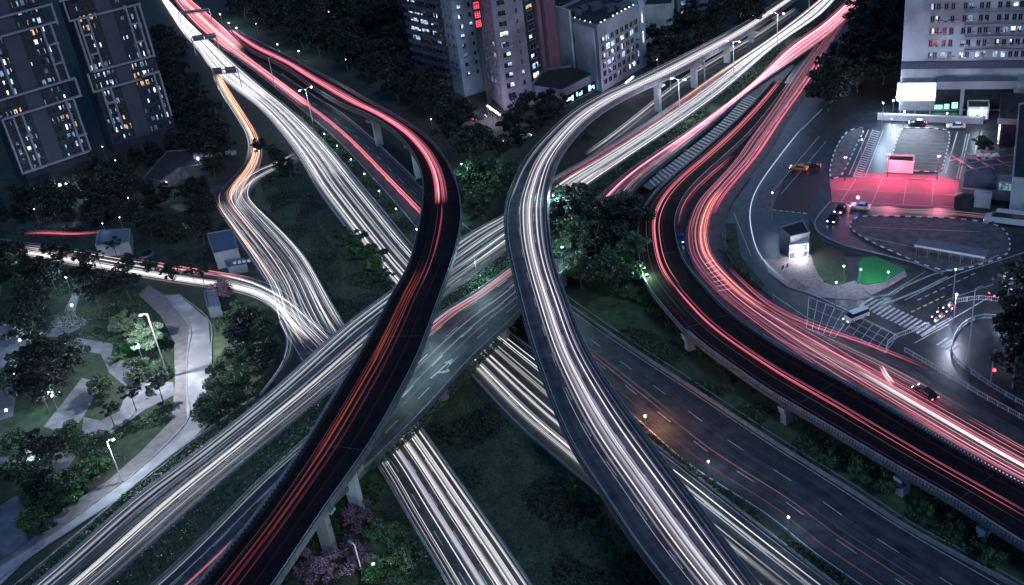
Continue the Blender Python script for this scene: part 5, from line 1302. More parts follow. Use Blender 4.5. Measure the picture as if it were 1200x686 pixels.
for i, ((x, y), lab, e) in enumerate([((325,52),'lamp among the trees above the dark flyover, left one',500),((350,60),'lamp among the trees above the dark flyover, right one',500),((461,78),'lone faint lamp in the black wood',150),((258,17),'lamp beside the crowded red road at the top left',900),((268,27),'second lamp beside the crowded red road at the top left',900),((277,33),'third lamp beside the crowded red road at the top left',500),((883,18),'lamp in the trees at the top right of centre',900),((870,22),'greenish lamp in the trees at the top right of centre',900),((1047,118),'lamp at the left foot of the lit billboard',1500),((1060,9+122),'lamp on the street in front of the office block',500),((440,8),'small lamp at the top edge above the wood',200),((405,6),'small lamp at the top edge, farther left',200),((690,72),'lamp by the podium roof',200),((560,195),'lamp near the trees between the flyovers',300),((195,214),'lamp by the market hall',300),((1150,128),'lamp above the gatehouse',700),((575,128),'street lamp on the small square, near the mauve tower',700),((548,122),'street lamp on the small square, near the blue grey tower',600)]):
    post_lamp(lab, (x, y), 4.5, e, r=0.22)
for x, y in [(385,14),(395,22),(418,10),(452,12),(470,30),(405,70),(430,60),(300,28),(372,52),(505,140),(520,150),(548,168),(590,165),(120,172),(135,188),(150,232),(60,232),(40,245),(140,255),(770,70),(790,48),(820,30),(850,12),(1045,140),(230,115),(212,104),(120,262)]:
    post_lamp('small dim lamp showing between the trees of the dark upper woods', (x, y), 5.0, 60, r=0.11, group='small lamps scattered in the dark upper woods')
# fill lights added to wash the grove, the bridge deck and the lower verge with teal light
def flood(label, base, h, e, col):
    p = at(*base, 0); root = empty('floodlight', (p.x, p.y, 0), label, 'floodlight'); b = MB(); b.tube([(0,0,0),(0,0,h)], 0.08, 6); b.build('post', 'darkmetal', root)
    b = MB(); b.box((0,0,h), (0.5,0.3,0.35)); b.build('lamp_head', 'metal', root); lamp_light(root, (0,0,h+0.7), e, col, 0.3)
flood('floodlight at the foot of the grove beside the pale flyover', (655,290), 14, 4200, (0.5,0.95,0.9))
flood('floodlight at the near end of the grove beside the lower road', (664,340), 11, 2000, (0.6,0.95,0.95))
flood('floodlight between the dark flyover and the corridor', (548,240), 12, 2200, (0.45,0.95,0.85))
flood('floodlight on the lower verge beside the white piers', (402,585), 6, 2600, (0.5,1.0,0.85))
flood('floodlight on the lower verge at the bottom edge', (450,712), 9, 1500, (0.7,0.9,0.9))
flood('floodlight beside the grass strip under the ring viaduct', (760,350), 6, 1200, (0.5,1.0,0.6))
flood('floodlight behind the small square building', (225,290), 6, 600, (0.5,0.9,0.8))
# pole lamps added to light the bridge deck
for i, (x, y) in enumerate([(505,410),(478,452),(560,330)]):
    p = at(x, y, 6.5); root = empty('deck_lamp', tuple(p), ['tall lamp on the bridge deck beside the dark flyover near the turn arrow', 'tall lamp on the bridge deck at the lower corner beside the dark flyover', 'tall lamp on the planted median between the flyovers'][i], 'street lamp')
    b = MB(); b.tube([(0,0,0),(0,0,5.5)], 0.06, 6); b.build('pole', 'metal', root); b = MB(); b.box((0,0,5.5),(0.5,0.25,0.14)); b.build('lamp_head', 'metal', root); lamp_light(root, (0,0,5.0), 1500, (0.55,0.9,1.0), 0.3)
# masts added to throw red light over the bus bay and around it
for i, (x, y) in enumerate([(990,212),(1040,208),(1098,211)]):
    p = at(x, y, 0); root = empty('sign_mast', tuple(p), ['left','middle','right'][i]+' one of three red lamp masts behind the red bus bay', 'mast'); b = MB(); b.tube([(0,0,0),(0,0,6.5)], 0.1, 6); b.build('pole', 'darkmetal', root)
    b = MB(); b.box((0,0,6.6),(0.9,0.4,0.3)); b.build('lamp_head', 'metal', root); lamp_light(root, (0,-2.0,5.6), [900,2600,2300][i], (1.0,0.20,0.32), 0.4)
for (x, y), e, lab in (((1035,135),2600,'blue white lamp on the street left of the boundary wall'),((1110,147),1500,'blue white lamp at the upper end of the parking lot'),((1010,178),500,'lamp on the left parking island'),((1150,150),1300,'blue white lamp by the gatehouse'),((1185,330),1100,'lamp over the bend of the side road at the right edge'),((980,345),700,'lamp at the corner of the pink pavement'),((1120,330),500,'lamp beside the bus station exit road'),((905,240),450,'lamp on the worn patch left of the bus station')):  # post lamps added to cast pools of light round the station
    post_lamp(lab, (x, y-14), 7.5, e, (0.55,0.72,1.0), r=0.16)
def gantry(label, p, q, h, boards, hb=0):
    a, c = at(*p, hb), at(*q, hb); o = a.copy(); root = empty('sign_gantry', tuple(o), label, 'gantry'); a, c = a-o, c-o; b = MB(); u = Vector((0,0,h))
    b.tube([a, a+u], 0.22, 8)
    if (c-a).length > 3: b.tube([c, c+u], 0.22, 8)
    b.bar(a+u, c+u, 0.35); b.bar(a+u-Vector((0,0,1.4)), c+u-Vector((0,0,1.4)), 0.25); b.build('frame', 'metal', root)
    d = (c-a).normalized()
    for t0, t1, hh in boards:
        b = MB(); x, y = a.lerp(c, t0)+u, a.lerp(c, t1)+u; m_ = (x+y)/2; b.box((m_.x, m_.y, m_.z-0.4), ((y-x).length, 0.22, hh), math.atan2(d.y, d.x)); b.build('sign_board', 'concrete_dark', root)
gantry('sign gantry over both carriageways at the very top left', (214,34), (250,30), 8, [(0.1,0.9,1.4)])
gantry('sign gantry with two grey boards over the white road at the top left', (230,66), (258,62), 8, [(0.05,0.5,2.4),(0.55,0.98,2.2)])
gantry('sign gantry with two dark boards where the ramp leaves the white road', (256,106), (284,104), 8, [(0.0,0.35,2.6),(0.5,0.95,2.6)])
gantry('sign gantry with two large grey boards beside the slip road, upper right', (786,106), (826,98), 8.5, [(0.02,0.46,3.2),(0.54,0.98,3.2)])

# ================================================================== FENCES AT THE JUNCTION
def fence(label, px, h=1.1, m='whitemetal', pitch=2.0):
    P = spline([at(*p, 0) for p in px]); L = sum((b-a).length for a, b in zip(P, P[1:])); Q = resample(P, max(3, int(L/pitch))); o = Q[0].copy(); root = empty('fence', tuple(o), label, 'fence'); Q = [q-o for q in Q]
    b = MB(); r = MB(); bl = MB()
    for q in Q: b.bar(q, q+Vector((0,0,h)), 0.16)
    for p, q in zip(Q, Q[1:]):
        for z in (0.25, h): r.bar(p+Vector((0,0,z)), q+Vector((0,0,z)), 0.09)
        for k in range(1, 6): m_ = p.lerp(q, k/6); bl.bar(m_+Vector((0,0,0.25)), m_+Vector((0,0,h)), 0.05)
    b.build('post', m, root); r.build('rail', m, root); bl.build('infill', m, root)
fence('long white fence between the ringroad and the side road, right of the junction', [(1060,413),(1100,436),(1150,466),(1200,494),(1260,528)])
fence('second white fence along the planted corner, right of the junction', [(1180,376),(1150,374),(1128,384),(1116,404),(1118,422),(1140,440),(1180,466),(1240,498)])
fence('fence around the far kerb of the side road at the right edge', [(1120,356),(1150,352),(1185,358),(1200,366)])
fence('short curved fence at the end of the zebra crossing', [(1038,414),(1042,402),(1058,394),(1088,384)])

# ================================================================== VEHICLES
def car(label, px, py, to, paint, hb=0.05, L=4.6, W=1.85, Hc=1.45, taillit=True, group=None, cat='car', name='car', van=False):
    p = at(px, py, hb); d = at(*to, hb)-p; root = empty(name, tuple(p), label, cat, group, math.atan2(d.y, d.x))
    b = MB(); prof = [(-L/2,0.45),(-L/2,0.85),(-L*0.42,0.98),(L*0.28,0.92),(L*0.47,0.75),(L/2,0.55),(L/2,0.35),(-L/2,0.32)]
    if van: prof = [(-L/2,0.4),(-L/2,Hc*0.62),(L*0.36,Hc*0.6),(L*0.49,Hc*0.42),(L/2,0.4),(-L/2,0.35)]
    n = len(prof); i = 0
    for y in (-W/2, W/2): b.v += [(x, y, z) for x, z in prof]
    b.f += [tuple(range(n)), tuple(reversed(range(n, 2*n)))] + [(k, k+n, (k+1) % n+n, (k+1) % n) for k in range(n)]; b.m = [0]*len(b.f)
    body = b.build('body', paint, root)
    c = MB(); z0 = 0.9 if not van else Hc*0.6; x0, x1 = (-L*0.40, L*0.20) if not van else (-L*0.49, L*0.36); tx0, tx1 = (-L*0.27, L*0.04) if not van else (-L*0.48, L*0.27)
    for y, s in ((-W/2, 1), (W/2, -1)): c.v += [(x0, y*0.96, z0), (x1, y*0.96, z0), (tx1, y*0.78, Hc-0.04), (tx0, y*0.78, Hc-0.04)]
    c.f = [(0,1,2,3), (7,6,5,4), (0,3,7,4), (1,5,6,2)]; c.m = [0]*4; c.build('window', 'glass', root)
    c = MB(); c.box(((tx0+tx1)/2, 0, Hc), (tx1-tx0, W*0.8, 0.08)); c.build('roof', paint, root)
    for x in (-L*0.31, L*0.31):
        for y in (-W/2+0.05, W/2-0.05):
            w_ = MB(); w_.tube([(x, y-0.12, 0.33), (x, y+0.12, 0.33)], 0.33, 12); wh = w_.build('wheel', 'rubber', root)
            w_ = MB(); w_.tube([(x, y-0.135, 0.33), (x, y+0.135, 0.33)], 0.18, 10); w_.build('rim', 'metal', wh)
    for y in (-W*0.38, W*0.38):
        w_ = MB(); w_.box((-L/2-0.02, y, 0.75), (0.08, 0.4, 0.2)); w_.build('tail_light', 'tail', root)
        w_ = MB(); w_.box((L/2-0.06, y, 0.62), (0.1, 0.36, 0.16)); w_.build('headlight', 'head', root)
    return root
car('black car with glowing red tail lights waiting by the fence at the junction', 1084, 463, (1062,448), 'carpaint_dark', L=5.0)
car('orange and white taxi standing on the dark street left of the bus station', 936, 199, (925,198), 'carpaint_yellow')
car('dark car parked behind the taxi, left of the bus station', 951, 197, (940,197), 'carpaint_dark')
car('dark car with white headlights entering the bus station loop, front one', 976, 258, (970,268), 'carpaint_dark')
car('dark car with white headlights entering the bus station loop, rear one', 985, 247, (977,257), 'carpaint_dark')
car('white car pulling up just below the red bus bay', 1008, 244, (998,243), 'carpaint_white')
car('long white bus at the right edge beyond the oval island', 1183, 262, (1150,258), 'carpaint_white', L=11, W=2.5, Hc=3.0, van=True, cat='bus', name='bus')
car('small blue car tucked between the ring viaduct and the street', 797, 283, (797,293), 'carpaint_blue', L=3.6, Hc=1.6)
car('white pick-up truck stopped on the hatched box of the junction', 1003, 374, (985,381), 'carpaint_white', L=5.4, Hc=2.0, van=True, cat='truck', name='truck')
car('white car in front of the lit gatehouse', 1146, 141, (1138,141), 'carpaint_white')
car('dark car rounding the top of the bus station, near the boundary wall', 1075, 146, (1062,146), 'carpaint_dark')
car('white car waiting at the upper right corner of the parking lot', 1120, 150, (1112,150), 'carpaint_white')
car('dark car driving away on the side road at the right edge', 1172, 345, (1190,338), 'carpaint_dark')
car('dark car parked on the square below the blue grey tower', 562, 140, (575,137), 'carpaint_dark')
car('white car parked under the podium shop front', 643, 128, (652,124), 'carpaint_white')
car('blue white car on the small square left of the pale flyover', 614, 162, (622,160), 'carpaint_white')
# blue flashing beacon bar at the bus bay
p = at(1005,242,0); t = empty('beacon_post', tuple(p), 'short post with a blue flashing beacon at the edge of the red bus bay', 'beacon'); b = MB(); b.tube([(0,0,0),(0,0,2.2)], 0.07, 6); b.build('post', 'metal', t); b = MB(); b.ball((0,0,2.4), 0.42, 0, 8); b.build('beacon', 'bluelamp', t)
for nm, (x, y), mm in (('violet', (232,186), 'neon_violet'), ('blue', (235,183), 'bluelamp')):
    p = at(x, y, 4); t = empty('signal_light', (p.x, p.y, 0), nm + ' light on a post in the dark wood above the floodlit hall', 'signal light'); b = MB(); b.tube([(0,0,0),(0,0,3.8)], 0.07, 6); b.build('post', 'metal', t); b = MB(); b.ball((0,0,4), 0.5, 0, 8); b.build('globe', mm, t)
# traffic signals at the right
for (x, y), lab in (((1161,447),'traffic signal pole with a red light beside the right hand fence'),((1186,455),'traffic signal pole farther right, its lights dark')):
    p = at(x, y, 0); t = empty('traffic_signal', tuple(p), lab, 'traffic signal'); b = MB(); b.tube([(0,0,0),(0,0,7)], 0.11, 7); b.build('pole', 'whitemetal', t)
    b = MB(); b.box((0.1,0,6.2),(0.5,0.5,1.3)); b.box((-0.5,0,5.2),(0.6,0.4,0.5)); b.build('signal_head', 'metal', t)
    if x < 1170: b = MB(); b.ball((0.3,-0.3,2.6), 0.28, 0, 8); b.build('signal_lens', 'tail', t)
# scooters and riders waiting at the crossing
def rider_mesh():
    b = [(0,0,0.78),(0,0,1.05),(0.04,0,1.32),(0.06,0,1.45),(0.08,0,1.62),(0.02,0.2,1.36),(0.2,0.24,1.12),(0.42,0.2,1.08),(0.02,-0.2,1.36),(0.2,-0.24,1.12),(0.42,-0.2,1.08),(0.05,0.12,0.76),(0.42,0.16,0.72),(0.36,0.16,0.3),(0.5,0.16,0.24),(0.05,-0.12,0.76),(0.42,-0.16,0.72),(0.36,-0.16,0.3),(0.5,-0.16,0.24)]
    e = [(0,1),(1,2),(2,3),(3,4),(2,5),(5,6),(6,7),(2,8),(8,9),(9,10),(0,11),(11,12),(12,13),(13,14),(0,15),(15,16),(16,17),(17,18)]
    r = [.16,.15,.17,.06,.11,.07,.05,.04,.07,.05,.04,.1,.08,.055,.05,.1,.08,.055,.05]
    me = bpy.data.meshes.new('rider'); me.from_pydata(b, e, []); return me, r
def person(label, loc, rz, cloth, group):
    me, r = rider_mesh(); o = bpy.data.objects.new('person', me); C.objects.link(o); md = o.modifiers.new('skin', 'SKIN')
    if not me.skin_vertices: me.skin_vertices.new()
    for i, v in enumerate(me.skin_vertices[0].data): v.radius = (r[i], r[i]); v.use_root = (i == 0)
    o.modifiers.new('sub', 'SUBSURF').levels = 1; o.modifiers['sub'].render_levels = 1; me.materials.append(MT[cloth]); o.location = loc; o.rotation_euler = (0,0,rz); tag(o, label, 'person', group)
    b = MB(); b.ball((0.08,0,1.66), 0.14, 0, 10, 1.0); b.build('helmet', random.choice(['carpaint_white','cloth_r','carpaint_dark']), o)
    b = MB(); b.ball((0.17,0,1.6), 0.09, 0, 8, 1.2); b.build('face', 'skin', o)
def scooter(label, loc, rz, paint, group):
    t = empty('scooter', loc, label, 'scooter', group, rz); b = MB(); b.box((-0.35,0,0.55),(0.7,0.3,0.35),0,0,0.8); b.box((0.1,0,0.32),(0.5,0.28,0.1)); b.box((0.45,0,0.65),(0.12,0.34,0.6)); b.build('body', paint, t)
    b = MB(); b.box((-0.25,0,0.78),(0.7,0.28,0.12),0,0,0.85); b.build('seat', 'rubber', t)
    for x in (-0.55, 0.62): b = MB(); b.tube([(x,-0.06,0.24),(x,0.06,0.24)], 0.24, 12); b.build('wheel', 'rubber', t)
    b = MB(); b.bar((0.45,0,0.9),(0.4,0,1.1),0.05); b.bar((0.4,-0.3,1.1),(0.4,0.3,1.1),0.05); b.build('handlebar', 'metal', t)
    b = MB(); b.ball((0.54,0,0.92),0.09,0,8); b.build('headlight', 'head', t); b = MB(); b.box((-0.72,0,0.6),(0.06,0.2,0.1)); b.build('tail_light', 'tail', t)
for k, (x, y) in enumerate([(1094,375),(1099,369),(1103,374),(1106,364),(1111,369),(1113,361),(1117,365),(1120,359),(1097,379)]):
    p = at(x, y, 0.06); d = at(x-10, y+7, 0.06)-p; rz = math.atan2(d.y, d.x)+random.uniform(-.3,.3)
    scooter('scooter in the bunch waiting by the zebra crossing', tuple(p), rz, random.choice(['carpaint_dark','carpaint_blue','carpaint_white']), 'scooters at the crossing')
    person('rider in the bunch of scooters waiting by the zebra crossing', tuple(p), rz, random.choice(['cloth_a','cloth_b','cloth_a','cloth_r']), 'riders at the crossing')
p = at(1117,380,0); t = empty('street_lamp', tuple(p), 'violet white lamp lighting the wet side road by the scooters', 'street lamp'); b = MB(); b.tube([(0,0,0),(0,0,7)], [0.1,0.06], 7); b.build('pole', 'metal', t); b = MB(); b.box((0,0,7.05),(0.5,0.25,0.15)); b.build('lamp_head', 'metal', t); lamp_light(t, (0,-0.5,6.5), 2200, (0.75,0.78,1.0), 0.3)
for x, y, lab in ((923,316,'person standing beside the bicycles left of the glass entrance'),(918,318,'second person by the bicycles left of the glass entrance')):
    p = at(x, y, 0.17); me = None; person(lab, tuple(p), 2.0, 'cloth_a', None)
for k, (x, y) in enumerate([(934,335),(939,338),(944,340),(930,331)]):
    p = at(x, y, 0.16); t = empty('bicycle', tuple(p), 'parked bicycle in the row on the pink pavement', 'bicycle', 'bicycles on the pink pavement', 0.4); 
    for xx in (-0.5, 0.5):
        b = MB(); P = [(xx+0.33*math.cos(a*math.pi/6), 0, 0.34+0.33*math.sin(a*math.pi/6)) for a in range(13)]; b.tube(P, 0.035, 5, cap=False); b.build('wheel', 'rubber', t)
    b = MB(); b.tube([(-0.5,0,0.34),(-0.15,0,0.75),(0.35,0,0.8),(0,0,0.3),(-0.5,0,0.34)], 0.03, 5); b.tube([(0.5,0,0.34),(0.35,0,0.95)], 0.03, 5); b.tube([(0.35,-0.25,0.98),(0.35,0.25,0.98)], 0.025, 5); b.build('frame', 'metal', t); b = MB(); b.box((-0.18,0,0.85),(0.26,0.14,0.08)); b.build('saddle', 'rubber', t)
# ================================================================== LIGHT TRAILS (streams of lamp light along the lanes, real glowing strands above the road)
def stream(label, specs, cat='light trails'):
    mb = MB(); mb.col = []
    for s in specs: s(mb)
    o = mb.build('light_trail', 'trail'); tag(o, label, cat, kind='stuff')
    return o
def bd(A, B, n, **k): return lambda mb: bundle(mb, A, B, n, **k)
lan8 = [0.13, 0.21, 0.34, 0.42, 0.57, 0.65, 0.78, 0.87]
MAUVE = [((0.75, 0.68, 0.78), 2), ((0.6, 0.62, 0.75), 2), ((0.9, 0.82, 0.82), 1)]
STEEL = [((0.45, 0.62, 0.85), 2), ((0.6, 0.72, 0.9), 1), ((0.8, 0.85, 0.95), 1)]
HOTP = [((1, .6, .55), 2), ((1, .4, .38), 2), ((1, .8, .75), 1)]
stream('dense white headlight trails filling the road from the top left to the bottom right', [
  bd(BA, BB, 40, t0=0.03, t1=0.97, pal=WHITE, lanes=lan8, jit=0.016, wr=(0.10,0.45), sr=(0.08,1.5), partial=0.15, drift=0.008),
  bd(BA, BB, 14, t0=0.05, t1=0.95, pal=MAUVE, lanes=lan8, jit=0.03, wr=(0.5,1.0), sr=(0.05,0.25), partial=0.3, drift=0.01),
  bd(BA, BB, 34, t0=0.03, t1=0.97, pal=WHITE+MAUVE, wr=(0.12,0.6), sr=(0.15,0.9), sy=(-20,215), partial=0.25),
  bd(BA, BB, 12, t0=0.06, t1=0.94, pal=WHITE, wr=(0.8,1.6), sr=(0.2,0.6), sy=(-20,120), partial=0.3)])
stream('red tail light trails on the road from the top left under both flyovers', [
  bd(DA, DB, 26, t0=0.05, t1=0.9, pal=RED+[((1,.5,.35),4)], wr=(0.25,0.8), sr=(0.4,2.2), sy=(-20,62), drift=0.03, partial=0.3),
  bd(DA, DB, 16, t0=0.12, t1=0.6, pal=RED+[((1,.42,.3),4)], wr=(0.2,0.5), sr=(0.4,2.0), sy=(10,128), lanes=[.2,.3,.42,.52], jit=0.03, partial=0.1),
  bd(DA, DB, 7, t0=0.2, t1=0.5, pal=RED+[((1,.35,.25),3)], wr=(0.15,0.4), sr=(0.5,1.6), sy=(90,262), lanes=[.33,.40], jit=0.012, drift=0.008, partial=0.1),
  bd(DA, DB, 5, t0=0.25, t1=0.75, pal=RED, wr=(0.08,0.2), sr=(0.05,0.4), sy=(90,275), partial=0.5),
  bd(DA, DB, 4, t0=0.1, t1=0.8, pal=RED, wr=(0.08,0.16), sr=(0.04,0.2), partial=0.8),
  bd(DA, DB, 9, t0=0.25, t1=0.7, pal=[((1,.25,.28),2),((.6,.5,.6),2)], wr=(0.06,0.14), sr=(0.05,0.3), lanes=[.35,.45,.6], jit=0.01, sy=(385,760), partial=0.8, drift=0.004)])
stream('swirling white and orange trails down the left ramp', [
  bd(CA, CB, 36, t0=0.03, t1=0.97, pal=WHITE, wr=(0.07,0.3), sr=(0.12,2.17), drift=0.09, sy=(232,405)),
  bd(CA, CB, 10, t0=0.4, t1=0.98, pal=WHITE+MAUVE, wr=(0.1,0.4), sr=(0.15,2.02), drift=0.03, sy=(205,405)),
  bd(CA, CB, 9, t0=0.15, t1=0.85, pal=WHITE, wr=(0.08,0.25), sr=(0.30,1.86), drift=0.16, sy=(320,410), partial=0.5),
  bd(CA, CB, 14, t0=0.35, t1=0.8, pal=ORANGE, wr=(0.15,0.45), sr=(0.75,2.79), drift=0.05, sy=(88,238), partial=0.2),
  bd(CA, CB, 6, t0=0.1, t1=0.45, pal=ORANGE, wr=(0.1,0.28), sr=(0.60,2.02), drift=0.10, sy=(222,330), partial=0.5),
  bd(CA, CB, 6, t0=0.02, t1=0.35, pal=WHITE, wr=(0.1,0.25), sr=(0.60,2.33), drift=0.03, sy=(88,190), partial=0.5),
  bd(CA, CB, 12, t0=0.5, t1=0.98, pal=WHITE, wr=(0.08,0.2), sr=(0.30,1.55), drift=0.06, sy=(165,260), partial=0.3)])
stream('white headlight trails on the road leaving the bridge at the bottom centre', [
  bd(CA, CB, 34, t0=0.03, t1=0.97, pal=WHITE, wr=(0.05,0.28), sr=(0.08,1.6), sy=(440,800), drift=0.006, partial=0.08, lanes=[.08,.16,.32,.42,.5,.58,.64,.74,.82,.93], jit=0.012),
  bd(CA, CB, 8, t0=0.35, t1=0.9, pal=MAUVE, wr=(0.5,1.0), sr=(0.2,0.6), sy=(440,800), lanes=[.42,.55,.65,.8], jit=0.02, drift=0.006, partial=0)])
stream('white and red trails along the left street through the dark trees', [
  bd(GA, GB, 11, t0=0.55, t1=0.97, pal=WHITE+[((1,.8,.7),3)], wr=(0.12,0.4), sr=(0.39,2.43), drift=0.04, sx=(20,380), partial=0.2),
  bd(GA, GB, 14, t0=0.25, t1=0.95, pal=WHITE+[((1,.7,.6),4)], wr=(0.15,0.4), sr=(0.26,1.89), drift=0.10, sx=(25,250), partial=0.8),
  bd(GA, GB, 5, t0=0.3, t1=0.8, pal=ORANGE, wr=(0.2,0.5), sr=(0.52,1.89), drift=0.10, sx=(25,170), partial=1),
  bd(GA, GB, 8, t0=0.08, t1=0.42, pal=RED+[((1,.5,.45),6)], wr=(0.15,0.45), sr=(0.26,1.22), drift=0.04, sx=(140,300), partial=0.2)])
fa, fb = strip([(255,322,0),(300,334,0),(340,356,0),(372,384,0),(398,408,0)], [(255,338,0),(300,350,0),(330,368,0),(355,395,0),(378,420,0)])
stream('fan of crossing white trails where the left street meets the ramp', [bd(fa, fb, 14, t0=0.05, t1=0.95, pal=WHITE+HOTP[2:], wr=(0.08,0.3), sr=(0.39,2.43), drift=0.12, partial=0.3)])
stream('short crossing white trails on the loop road right of the ramp', [bd(LA, LB, 12, t0=0.1, t1=0.9, pal=WHITE, wr=(0.12,0.35), sr=(0.39,1.89), drift=0.06), bd(SA, SB, 3, t0=0.3, t1=0.9, pal=WHITE, wr=(0.06,0.15), sr=(0.07,0.68))])
ra, rb = strip([(30,274,0),(57,273,0),(90,275,0),(122,272,0)], [(30,278,0),(57,277,0),(90,279,0),(122,276,0)])
stream('single wide pink red trail at the far left above the street', [bd(ra, rb, 7, t0=0.1, t1=0.9, pal=RED, wr=(0.3,0.7), sr=(0.3,1.0), partial=0.3)])
lanA = [.10,.17,.28,.36,.47,.55,.60,.72,.80,.92]
stream('white and steel blue trails across the corridor bridge from lower left to upper right', [
  bd(PA, PB, 34, t0=0.05, t1=0.97, pal=WHITE+STEEL+STEEL, wr=(0.05,0.22), sr=(0.05,0.8), lanes=lanA, jit=0.014, drift=0.004, partial=0.6, sx=(-80,640)),
  bd(PA, PB, 12, t0=0.1, t1=0.95, pal=STEEL+MAUVE, wr=(0.4,0.9), sr=(0.03,0.22), lanes=lanA, jit=0.03, drift=0.004, partial=0.3, sx=(-80,640)),
  bd(PA, PB, 7, t0=0.5, t1=0.64, pal=[((1,.90,.82),1)], wr=(0.12,0.35), sr=(0.5,1.8), lanes=[.57], jit=0.018, drift=0.004, sx=(-80,440), partial=0.3),
  bd(PA, PB, 10, t0=0.3, t1=0.8, pal=WHITE, wr=(0.15,0.45), sr=(0.2,1.4), lanes=[.38,.58,.74], jit=0.02, drift=0.004, sx=(520,700), partial=0.2),
  bd(PA, PB, 34, t0=0.30, t1=0.95, pal=WHITE+MAUVE, wr=(0.12,0.45), sr=(0.2,1.5), lanes=[.36,.46,.60,.66,.78,.90], jit=0.016, sx=(640,1010), partial=0.1, drift=0.006),
  bd(PA, PB, 14, t0=0.1, t1=0.95, pal=WHITE, wr=(0.2,0.6), sr=(0.3,1.4), sx=(850,1010), partial=0.2, drift=0.01),
  bd(PA, PB, 4, t0=0.14, t1=0.34, pal=RED+[((1,.5,.45),2)], wr=(0.12,0.3), sr=(0.4,1.0), sx=(660,860), partial=0.1, drift=0.006)])
stream('orange white trails along the upper edge of the corridor at the top right', [bd(PA, PB, 7, t0=0.02, t1=0.2, pal=ORANGE+[((1,.8,.7),3)], wr=(0.2,0.5), sr=(0.3,1.6), sx=(800,1010), partial=0.1)])
stream('red trails on the far half of the corridor, brightest towards the top right', [
  bd(QA, QB, 16, t0=0.12, t1=0.82, pal=RED+HOTP, wr=(0.12,0.4), sr=(0.4,2.0), lanes=[.24,.32,.62,.70], jit=0.018, sx=(690,1020), drift=0.006, partial=0.05),
  bd(QA, QB, 14, t0=0.12, t1=0.85, pal=HOTP+RED, wr=(0.2,0.5), sr=(0.4,1.8), lanes=[.28,.48,.68], jit=0.03, sx=(780,1020), drift=0.01, partial=0.1),
  bd(QA, QB, 30, t0=0.08, t1=0.95, pal=RED+HOTP, wr=(0.2,0.6), sr=(0.3,1.5), sx=(865,1025), partial=0.3),
  bd(QA, QB, 8, t0=0.5, t1=0.95, pal=HOTP+RED, wr=(0.2,0.5), sr=(0.4,1.5), sx=(890,1025), partial=0.1),
  bd(QA, QB, 3, t0=0.34, t1=0.44, pal=RED, wr=(0.10,0.2), sr=(0.5,1.1), lanes=[.39], jit=0.008, sx=(100,400), drift=0.002, partial=0),
  bd(QA, QB, 26, t0=0.02, t1=0.75, pal=STEEL+MAUVE, wr=(0.06,0.24), sr=(0.05,0.5), sx=(80,640), drift=0.004, partial=0.4),
  bd(QA, QB, 9, t0=0.05, t1=0.30, pal=RED+HOTP, wr=(0.08,0.25), sr=(0.2,1.0), lanes=[.12,.16,.23], jit=0.012, sx=(470,650), drift=0.002, partial=0),
  bd(QA, QB, 3, t0=0.03, t1=0.10, pal=WHITE, wr=(0.1,0.25), sr=(0.3,1.0), sx=(480,640), drift=0.002, partial=0)])
stream('pink red trails on the dark curving flyover', [
  bd(UA, UB, 15, t0=0.3, t1=0.66, pal=RED+HOTP[1:2], wr=(0.12,0.4), sr=(0.3,1.3), lanes=[.38,.44,.54,.60], jit=0.02, sy=(30,246), drift=0.012, partial=0.05),
  bd(UA, UB, 8, t0=0.30, t1=0.68, pal=RED, wr=(0.4,0.8), sr=(0.15,0.6), sy=(30,244), drift=0.01, partial=0),
  bd(UA, UB, 5, t0=0.36, t1=0.6, pal=RED, wr=(0.10,0.22), sr=(0.2,0.8), lanes=[.42,.54], jit=0.015, sy=(240,345), drift=0.006, partial=0.3)])
stream('orange red trail on the lower straight of the dark curving flyover', [
  bd(UA, UB, 6, t0=0.22, t1=0.38, pal=[((1,.16,.06),2),((1,.24,.1),1)], wr=(0.10,0.35), sr=(0.2,0.9), lanes=[.30], jit=0.03, sy=(313,430), drift=0.004, partial=0.3),
  bd(UA, UB, 4, t0=0.22, t1=0.38, pal=[((1,.16,.08),2)], wr=(0.08,0.2), sr=(0.15,0.7), lanes=[.28,.32], jit=0.01, sy=(400,560), drift=0.004, partial=0.3),
  bd(UA, UB, 16, t0=0.12, t1=0.8, pal=[((1,.12,.14),3),((.6,.35,.4),1)], wr=(0.07,0.15), sr=(0.04,0.24), lanes=[.24,.33,.42,.50,.72], jit=0.01, sy=(300,760), drift=0.003, partial=0.2)])
stream('white headlight trails on the pale curving flyover', [
  bd(VA, VB, 34, t0=0.30, t1=0.88, pal=WHITE+MAUVE+[((.72,.66,1),2)], wr=(0.06,0.26), sr=(0.05,1.2), lanes=[.37,.44,.51,.57,.66,.73,.83], jit=0.012, drift=0.008, partial=0.12),
  bd(VA, VB, 8, t0=0.38, t1=0.78, pal=MAUVE, wr=(0.4,0.9), sr=(0.08,0.4), lanes=[.46,.56,.7], jit=0.03, drift=0.008, partial=0.1),
  bd(VA, VB, 4, t0=0.38, t1=0.7, pal=WHITE, wr=(0.2,0.4), sr=(0.4,1.2), drift=0.008, lanes=[.47,.6], jit=0.02, partial=0.2),
  bd(VA, VB, 3, t0=0.10, t1=0.16, pal=WHITE, wr=(0.1,0.2), sr=(0.3,1.0), lanes=[.13], jit=0.01, sy=(40,240), drift=0.003, partial=0),
  bd(VA, VB, 2, t0=0.24, t1=0.30, pal=WHITE, wr=(0.06,0.12), sr=(0.2,0.5), sy=(450,760), drift=0.002, partial=0)])
stream('white trails on the slip road below the pale flyover', [bd(KA, KB, 10, t0=0.1, t1=0.9, pal=WHITE, wr=(0.10,0.3), sr=(0.2,1.3), lanes=[.2,.35,.7], jit=0.02, drift=0.02, partial=0.2)])
